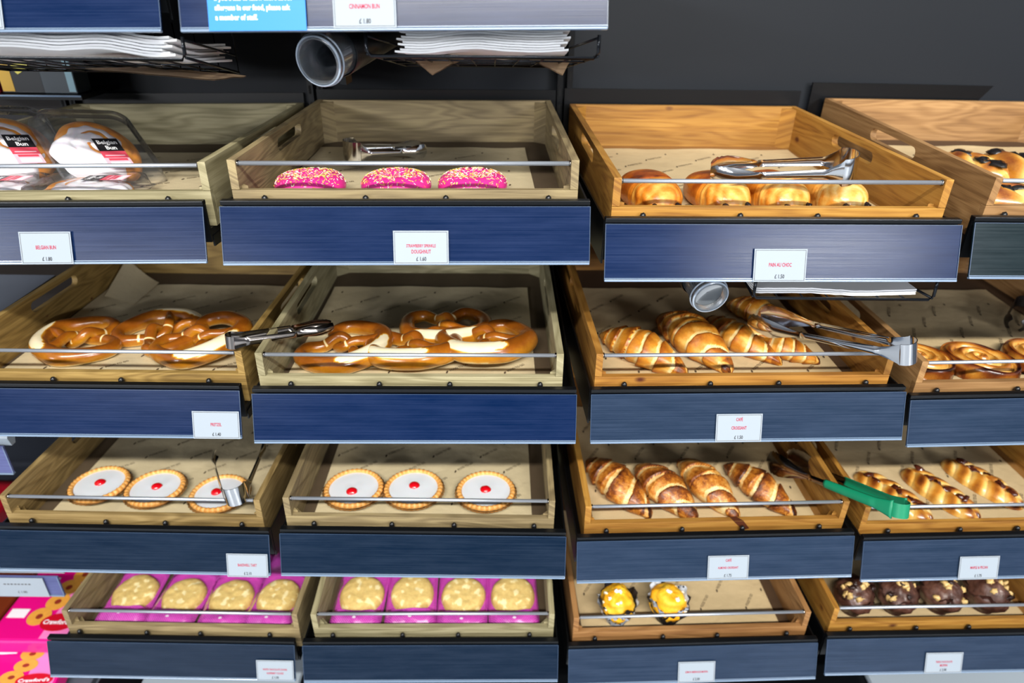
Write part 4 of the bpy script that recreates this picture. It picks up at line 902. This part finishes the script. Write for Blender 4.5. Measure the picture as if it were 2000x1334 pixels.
# ---------------------------------------------------------------- clear tubes under the shelves
def tube_holder(label, c, axis, Rr_, L, frost, dark):
    Zv = Vector(axis).normalized(); X = Vector((1, 0, 0)); X = (X - Zv * X.dot(Zv)).normalized(); Y = Zv.cross(X)
    M_ = Matrix(((X.x, Y.x, Zv.x, c[0]), (X.y, Y.y, Zv.y, c[1]), (X.z, Y.z, Zv.z, c[2]), (0, 0, 0, 1)))
    t_ = thing('tube_holder', label, 'holder', M_); n = 40; an = np.linspace(0, 2 * np.pi, n, endpoint=False)
    def lathe(prof, name, mat): g = G(); g.grid([[(r_ * math.cos(a_), r_ * math.sin(a_), z) for r_, z in prof] for a_ in an], True, False); return g.build(name, mat, t_)
    lathe([(Rr_ - .004, .0005), (Rr_, 0), (Rr_ + .001, .003), (Rr_, .006), (Rr_ - .001, L), (Rr_ - .0035, L), (Rr_ - .004, .006), (Rr_ - .004, .0005)], 'clear_tube', tubeclear)
    for z, rr_ in ((0.002, Rr_ + .0005), (.010, Rr_ + .003)):
        g = G(); g.tube([(rr_ * math.cos(a_), rr_ * math.sin(a_), z) for a_ in an], .0022 if z < .005 else .0016, 8, True); g.build('rim', rimw, t_)
    lathe([(Rr_ + .002, .055), (Rr_ + .003, .056), (Rr_ + .003, L + .12), (Rr_ + .001, L + .12), (Rr_ + .001, .056)], 'dark_sleeve', blackpl)
    g = G(); g.grid([[(r_ * math.cos(a_), r_ * math.sin(a_), .012 + .006 * (1 - (r_ / Rr_) ** 2) if frost else .10) for r_ in np.linspace(0, Rr_ - .0045, 6)] for a_ in an], True, False)
    g.build('end_disc', frostm if frost else blackpl, t_)
    g = G(); g.box((-.006, Rr_, L * .5), (.006, Rr_ + .018, L * .5 + .02)); g.build('hanger', black, t_)
    return t_
rimw = plain('milky_rim', '#9aa6b4', .25, coat=.5); frostm = film('frosted_disc', (.30, .36, .42, 1), .3, .4, .12)
tube_holder('clear plastic tube hanging under the top shelf beside the wire basket', (-.306, .05, .321), (.30, .93, .16), .0365, .13, False, True)
tube_holder('frosted plastic tube hanging over the croissants', (.356, .035, -.0655), (-.18, .95, .22), .0315, .10, True, True)

# ---------------------------------------------------------------- wire baskets and paper bags
def basket(label, x0, x1, y0, y1, zt, zb0, zb1, nx=9):
    t_ = thing('wire_basket', label, 'basket', Tm((x0 + x1) / 2, (y0 + y1) / 2, zb1)); o_ = Vector(((x0 + x1) / 2, (y0 + y1) / 2, zb1))
    def wire(pts, r_=.0016, nm='wire'): g = G(); g.tube(catmull([tuple(Vector(p) - o_) for p in pts], 1), r_, 7); g.build(nm, chromeblk, t_)
    def zb(y): return zb0 + (zb1 - zb0) * (y - y0) / (y1 - y0)
    wire([(x0, y0, zt), (x0, y0 - .002, zb0 + .008), (x0 + .006, y0, zb0), (x1 - .006, y0, zb0), (x1, y0 - .002, zb0 + .008), (x1, y0, zt)], .0028, 'front_frame')
    wire([(x0 + .02, y1, zt), (x0 + .02, y1, zb1), (x1 - .03, y1, zb1), (x1 - .03, y1, zt)], .0024, 'back_frame')
    for xa, xb in ((x0, x0 + .02), (x1, x1 - .03)):
        wire([(xa, y0, zb0 + .003), (xb, y1, zb1)], .0024, 'side_wire'); wire([(xa, y0, zt - .004), (xb, y1, zb1 + .03)], .002, 'side_wire')
    for k in range(1, nx):
        f = k / nx; wire([(x0 + (x1 - x0) * f, y0, zb(y0)), (x0 + .02 + (x1 - x0 - .05) * f, y1, zb1), (x0 + .02 + (x1 - x0 - .05) * f, y1, zt)], .0013, 'base_wire')
    for y in (.35, .7): yy = y0 + (y1 - y0) * y; wire([(x0 + .02 * y, yy, zb(yy)), (x1 - .03 * y, yy, zb(yy))], .0016, 'cross_wire')
    return t_
chromeblk = plain('black_wire', '#23262b', .22, .7)
def bag(label, M, w_, d_, seed, group, mat, amp=.006, thick=.0022):
    n, m_ = 26, 14; 
    def zf(x, y): return amp * nz(x * 9 + seed * .13, y * 6, 3) + .0006 * nz(x * 60, y * 60, seed)
    P = [[(-w_ / 2 + w_ * i / n + .002 * nz(j, seed, 0, .5), -d_ / 2 + d_ * j / m_ + .002 * nz(i * .6, seed, 0), zf(-w_ / 2 + w_ * i / n, -d_ / 2 + d_ * j / m_) + thick) for j in range(m_ + 1)] for i in range(n + 1)]
    Q = [[(x, y, z - thick) for x, y, z in r_] for r_ in P]
    g = G(); g.grid(P); g.grid(Q); g.grid([P[0], Q[0]]); g.grid([P[-1], Q[-1]]); g.grid([[r_[0] for r_ in P], [r_[0] for r_ in Q]]); g.grid([[r_[-1] for r_ in P], [r_[-1] for r_ in Q]])
    o = g.build('paper_bag', mat, recalc=False); o.matrix_world = M; return tag(o, label, 'paper bag', group)
basket('black wire basket hanging under the middle of the top shelf, full of paper bags', -.222, .124, .018, .27, .366, .3335, .292)
basket('black wire basket hanging under the top left shelf, full of paper bags', -.98, -.495, .018, .30, .357, .325, .272, 12)
basket('black wire basket hanging under the pain au chocolat shelf', .425, .742, .02, .20, -.012, -.058, -.062, 7)
for k in range(13):
    bag('white paper bag in the stack in the middle wire basket', Tm(-.052 + .0006 * k, .160, .3225 + .0036 * k) @ Rx(-9), .268 - .007 * (k * 37 % 5), .215 - .003 * (k * 23 % 4), 5, 'white bags in the middle basket', whitep, .010, .0029)
bag('brown paper bag showing behind the white stack in the middle basket', Tm(-.010, .22, .377) @ Rx(-9), .24, .20, 5, None, kraft, .008)
def corner_bag(label, pts, M=None):
    """a thin folded bag, corner poking down between the wires"""
    n = 14; a_, b_, c_, d_ = [Vector(p) for p in pts]; P = []
    for i in range(n + 1):
        row = []
        for j in range(n + 1):
            u, v = i / n, j / n; p = a_ * (1 - u) * (1 - v) + b_ * u * (1 - v) + c_ * u * v + d_ * (1 - u) * v; row.append((p.x, p.y, p.z + .002 * nz(u * 3, v * 3, 1)))
        P.append(row)
    g = G(); g.grid(P); g.grid([[(x, y, z + .0016) for x, y, z in r_] for r_ in P])
    ce = Vector((sum(q[0] for q in pts) / 4, sum(q[1] for q in pts) / 4, min(q[2] for q in pts))); g.v = [tuple(Vector(q) - ce) for q in g.v]
    o = g.build('paper_bag', kraft, recalc=False); o.location = ce; return tag(o, label, 'paper bag')
corner_bag('brown paper bag with its pointed corner hanging below the middle basket', [(-.178, .16, .318), (-.135, .105, .296), (-.085, .17, .316), (-.13, .26, .312)])
corner_bag('brown paper bag with torn edge drooping at the right of the middle basket', [(.015, .14, .322), (.078, .105, .298), (.095, .16, .318), (.05, .24, .314)])
for k in range(7):
    bag('white paper bag in the stack in the top left wire basket', Tm(-.735 + .0008 * k, .165, .312 + .0044 * k) @ Rx(-10.6), .42 - .011 * (k * 37 % 5), .23 - .004 * (k * 23 % 4), 21, 'white bags in the left basket', whitep, .018, .0034)
corner_bag('brown paper bag with crumpled end under the top left basket', [(-.70, .10, .300), (-.50, .12, .282), (-.475, .20, .278), (-.66, .26, .284)])
for k in range(3):
    bag('thin white paper bag lying in the basket over the croissants', Tm(.572, .108, -.052 + .004 * k), .285, .16, 31, 'white bags over the croissants', whitep, .006)

# ---------------------------------------------------------------- neighbouring biscuit shelves at the left
grey_lip = plain('grey_white_shelf', '#98a3ad', .4); dimgrey = plain('dim_grey_board', '#565c68', .5); greyrail = panel_mat('grey_violet_rail', '#4a4f78')
def side_shelf(label, z, rz0, rz1, yf=.20, depth=.55, x1=-1.14, lip=.03, card=False):
    t_ = thing('side_shelf', label, 'shelf', Tm(-1.9, yf, z)); x1 -= -1.9
    g = G(); g.box((-.9, .0, -.02), (x1 - .004, depth, 0)); g.build('shelf_board', dimgrey, t_)
    g = G(); g.prism([(0, 0.004), (-.018, -.004), (-.028, -.022), (-.022, -.045), (-.010, -.045), (0, -.02)], -.9, x1, 'x'); g.build('rounded_edge', grey_lip, t_)
    g = G(); g.box((-.9, -.034, rz1 - z), (x1 - .012, -.030, rz0 - z)); r_ = g.build('price_rail', greyrail, t_)
    g = G(); g.box((-.9, -.036, rz1 - z - .004), (x1 - .012, -.028, rz1 - z)); g.box((x1 - .014, -.0345, rz1 - z), (x1 - .0125, -.0335, rz0 - z)); g.build('clear_edge', rim, r_)
    return t_
side_shelf('pale grey side shelf with a violet-grey rail at the left edge', -.475, -.515, -.590)
side_shelf('pale grey side shelf carrying a white card near the lower left', -.88, -.925, -.990)
side_shelf('pale grey side shelf at the bottom left under the pink biscuit packs', -1.285, -1.30, -1.36, .10)
side_shelf('pale grey side shelf seen through the handle hole of the upper left pretzel tray', -.235, -.25, -.31, .28, .22)
g = G(); g.box((-.075, -.0005, -.033), (.075, .0005, .033)); add_text(g, 'JUST ONE BISCUIT', .010, .7, Tm(-.0, -.001, .012) @ FACE, 1); add_text(g, '£ 1.00', .010, .8, Tm(0, -.001, -.020) @ FACE, 1)
g = G(); g.box((-.075, -.0005, -.033), (.075, .0005, .033)); add_text(g, '£ 1.00', .012, .8, Tm(.01, -.001, -.020) @ FACE, 1)
for k in range(8): g.box((-.03 + k * .009, -.0008, .010), (-.024 + k * .009, -.0005, .013), 1)
o = g.build('price_card', [white, greyink], recalc=False); o.location = (-1.262, .161, -.958); tag(o, 'white price card on the violet rail at the lower left edge', 'price card')

pinkf = plain('magenta_wrapper', '#e2087e', .3, coat=.4); palep = plain('pale_pink_wrapper', '#f07fc0', .3, coat=.4); logo = plain('logo_red', '#c00a24', .35, coat=.3); bisc = plain('ring_biscuit', '#eda43f', .6, noise=.3, nscale=90); holem = plain('biscuit_hole', '#8a2a16', .6); wprint = plain('wrapper_white', '#f0e6ee', .5)
brownf = plain('brown_wrapper', '#6e2b12', .3, coat=.3); tanp = plain('wafer_print', '#d89a52', .5)
def disc(g, cx, cy, z, rx_, ry_, mi, n=24, rot=0): g.add([(cx + rx_ * math.cos(a_) * math.cos(rot) - ry_ * math.sin(a_) * math.sin(rot), cy + rx_ * math.cos(a_) * math.sin(rot) + ry_ * math.sin(a_) * math.cos(rot), z) for a_ in np.linspace(0, 2 * np.pi, n, endpoint=False)], [tuple(range(n))], mi, smooth=False)
def ring_pack(label, M, brown=False):
    t_ = G(); W_, L_, H_ = .112, .135, .05
    t_.box((-W_, -L_, 0), (W_, L_, H_), 0, bev=.008); z = H_
    if brown:
        for k in range(3): t_.box((.0 - .02 * k, -.10 + .05 * k, z), (.09 - .02 * k, -.06 + .05 * k, z + .0006), 5)
        disc(t_, .02, -.02, z + .0009, .03, .018, 3); t_.box((.03, -.125, z), (.06, -.11, z + .0005), 4)
        o = t_.build('biscuit_pack', [brownf, palep, logo, logo, wprint, tanp], recalc=False)
    else:
        t_.box((.030, -L_ + .008, z), (W_ - .008, L_ - .008, z + .0004), 1)
        for k, (x, y) in enumerate(((.034, .098), (.014, .048), (.012, -.004), (-.010, -.056))):
            disc(t_, x, y, z + .0007 + k * .0003, .031, .030, 2); disc(t_, x, y, z + .0010 + k * .0003, .009, .009, 5)
        disc(t_, .054, -.075, z + .003, .048, .030, 3); disc(t_, .078, .085, z + .0032, .03, .02, 3)
        add_text(t_, "Crawford's", .021, .85, Tm(.054, -.082, z + .0036) @ Rz(0), 4, bold=.03)
        t_.box((-.085, .055, z + .0004), (-.030, .085, z + .0008), 4); t_.box((-.100, -.060, z + .0004), (-.050, -.030, z + .0008), 4)
        o = t_.build('biscuit_pack', [pinkf, palep, bisc, logo, wprint, holem], recalc=False)
    o.matrix_world = M; return tag(o, label, 'biscuit pack', None if brown else 'pink biscuit packs')
ring_pack('pink ring biscuit pack with its red oval badge beside the lowest left tray', Tm(-1.300, .290, -1.205) @ Rz(0))
ring_pack('pink ring biscuit pack at the very bottom left corner', Tm(-1.312, .135, -1.266) @ Rx(8) @ Rz(4) @ Matrix.Diagonal((1, .62, 1, 1)))
ring_pack('pink ring biscuit pack further back, beside the left cookie tray', Tm(-1.280, .567, -1.205))
ring_pack('brown wafer biscuit pack at the lower left edge', Tm(-1.535, .300, -1.205), True)
ring_pack('brown wafer biscuit pack behind, under the white card rail', Tm(-1.518, .580, -1.205), True)
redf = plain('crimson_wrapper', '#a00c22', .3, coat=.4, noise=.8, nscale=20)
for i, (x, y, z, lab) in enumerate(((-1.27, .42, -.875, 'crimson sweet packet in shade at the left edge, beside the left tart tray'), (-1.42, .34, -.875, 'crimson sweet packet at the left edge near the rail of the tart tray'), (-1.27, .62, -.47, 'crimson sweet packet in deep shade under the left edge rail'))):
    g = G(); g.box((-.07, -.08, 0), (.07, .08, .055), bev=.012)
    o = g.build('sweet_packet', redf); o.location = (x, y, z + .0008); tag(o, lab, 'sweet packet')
# packets on the shelf far back, seen through the top left basket
t_ = thing('side_shelf', 'dark side shelf behind the top left wire basket', 'shelf', Tm(-1.15, .58, .172))
g = G(); g.box((-.30, 0, 0), (.145, .17, .01)); g.build('shelf_board', black, t_); g = G(); g.box((-.30, -.002, .007), (.145, 0, .0105)); g.build('bright_edge', rim, t_)
def packet(label, x, w_, h_, col, ycol=None, nm='tall_packet'):
    g = G(); g.box((-w_ / 2, 0, 0), (w_ / 2, .06, h_), 0, bev=.002); mats = [col]
    if ycol == 'gold': g.box((-w_ / 2 + .002, -.0008, 0.004), (-w_ / 2 + .030, 0.0005, h_ - .004), 1); g.prism([(-.012, h_ * .33), (-.002, h_ * .26), (.028, h_ * .36), (.030, h_ * .50), (.014, h_ * .58), (-.012, h_ * .52)], -.0016, -.0006, 'y', 2)
    if ycol == 'edge': g.box((w_ / 2 - .018, -.0008, .004), (w_ / 2 - .002, .0005, h_ - .004), 1)
    o = g.build(nm, [col, plain('gold_print', '#b8912c', .5) if ycol == 'gold' else plain('pale_teal_print', '#8fb4c0', .5), plain('yellow_label', '#cfc455', .5)]); o.location = (x, .60, .1832); return tag(o, label, 'packet')
packet('black packet with a gold band and a yellow label at the upper left', -1.148, .10, .16, plain('black_box', '#101216', .4), 'gold')
packet('dark grey packet with a pale edge at the upper left', -1.062, .078, .155, plain('grey_box', '#3c454c', .4), 'edge')
packet('crimson packet cut by the left edge at the upper left', -1.235, .06, .15, plain('red_box', '#8a1228', .4), None)
# base of the unit
t_ = thing('base_deck', 'pale grey base deck under the lowest shelves', 'shelf', Tm(.13, .05, -1.6))
g = G(); g.box((-1.24, .0, .0), (1.9, .66, .30)); g.build('kick_plate', black, t_)
g = G(); g.box((-1.24, -.05, .30), (1.9, .66, .34), bev=.004); g.build('deck_top', black, t_)
for i, (xa, xb) in enumerate(((-.98, -.56), (.98, 1.42))):
    g = G(); g.box((xa, -.02, -1.259), (xb, .30, -1.235), bev=.01)
    o = g.build('grey_lid', grey_lip); tag(o, ['pale grey lid just showing below the lowest left rail', 'pale grey lid just showing below the chocolate muffin rail'][i], 'lid')
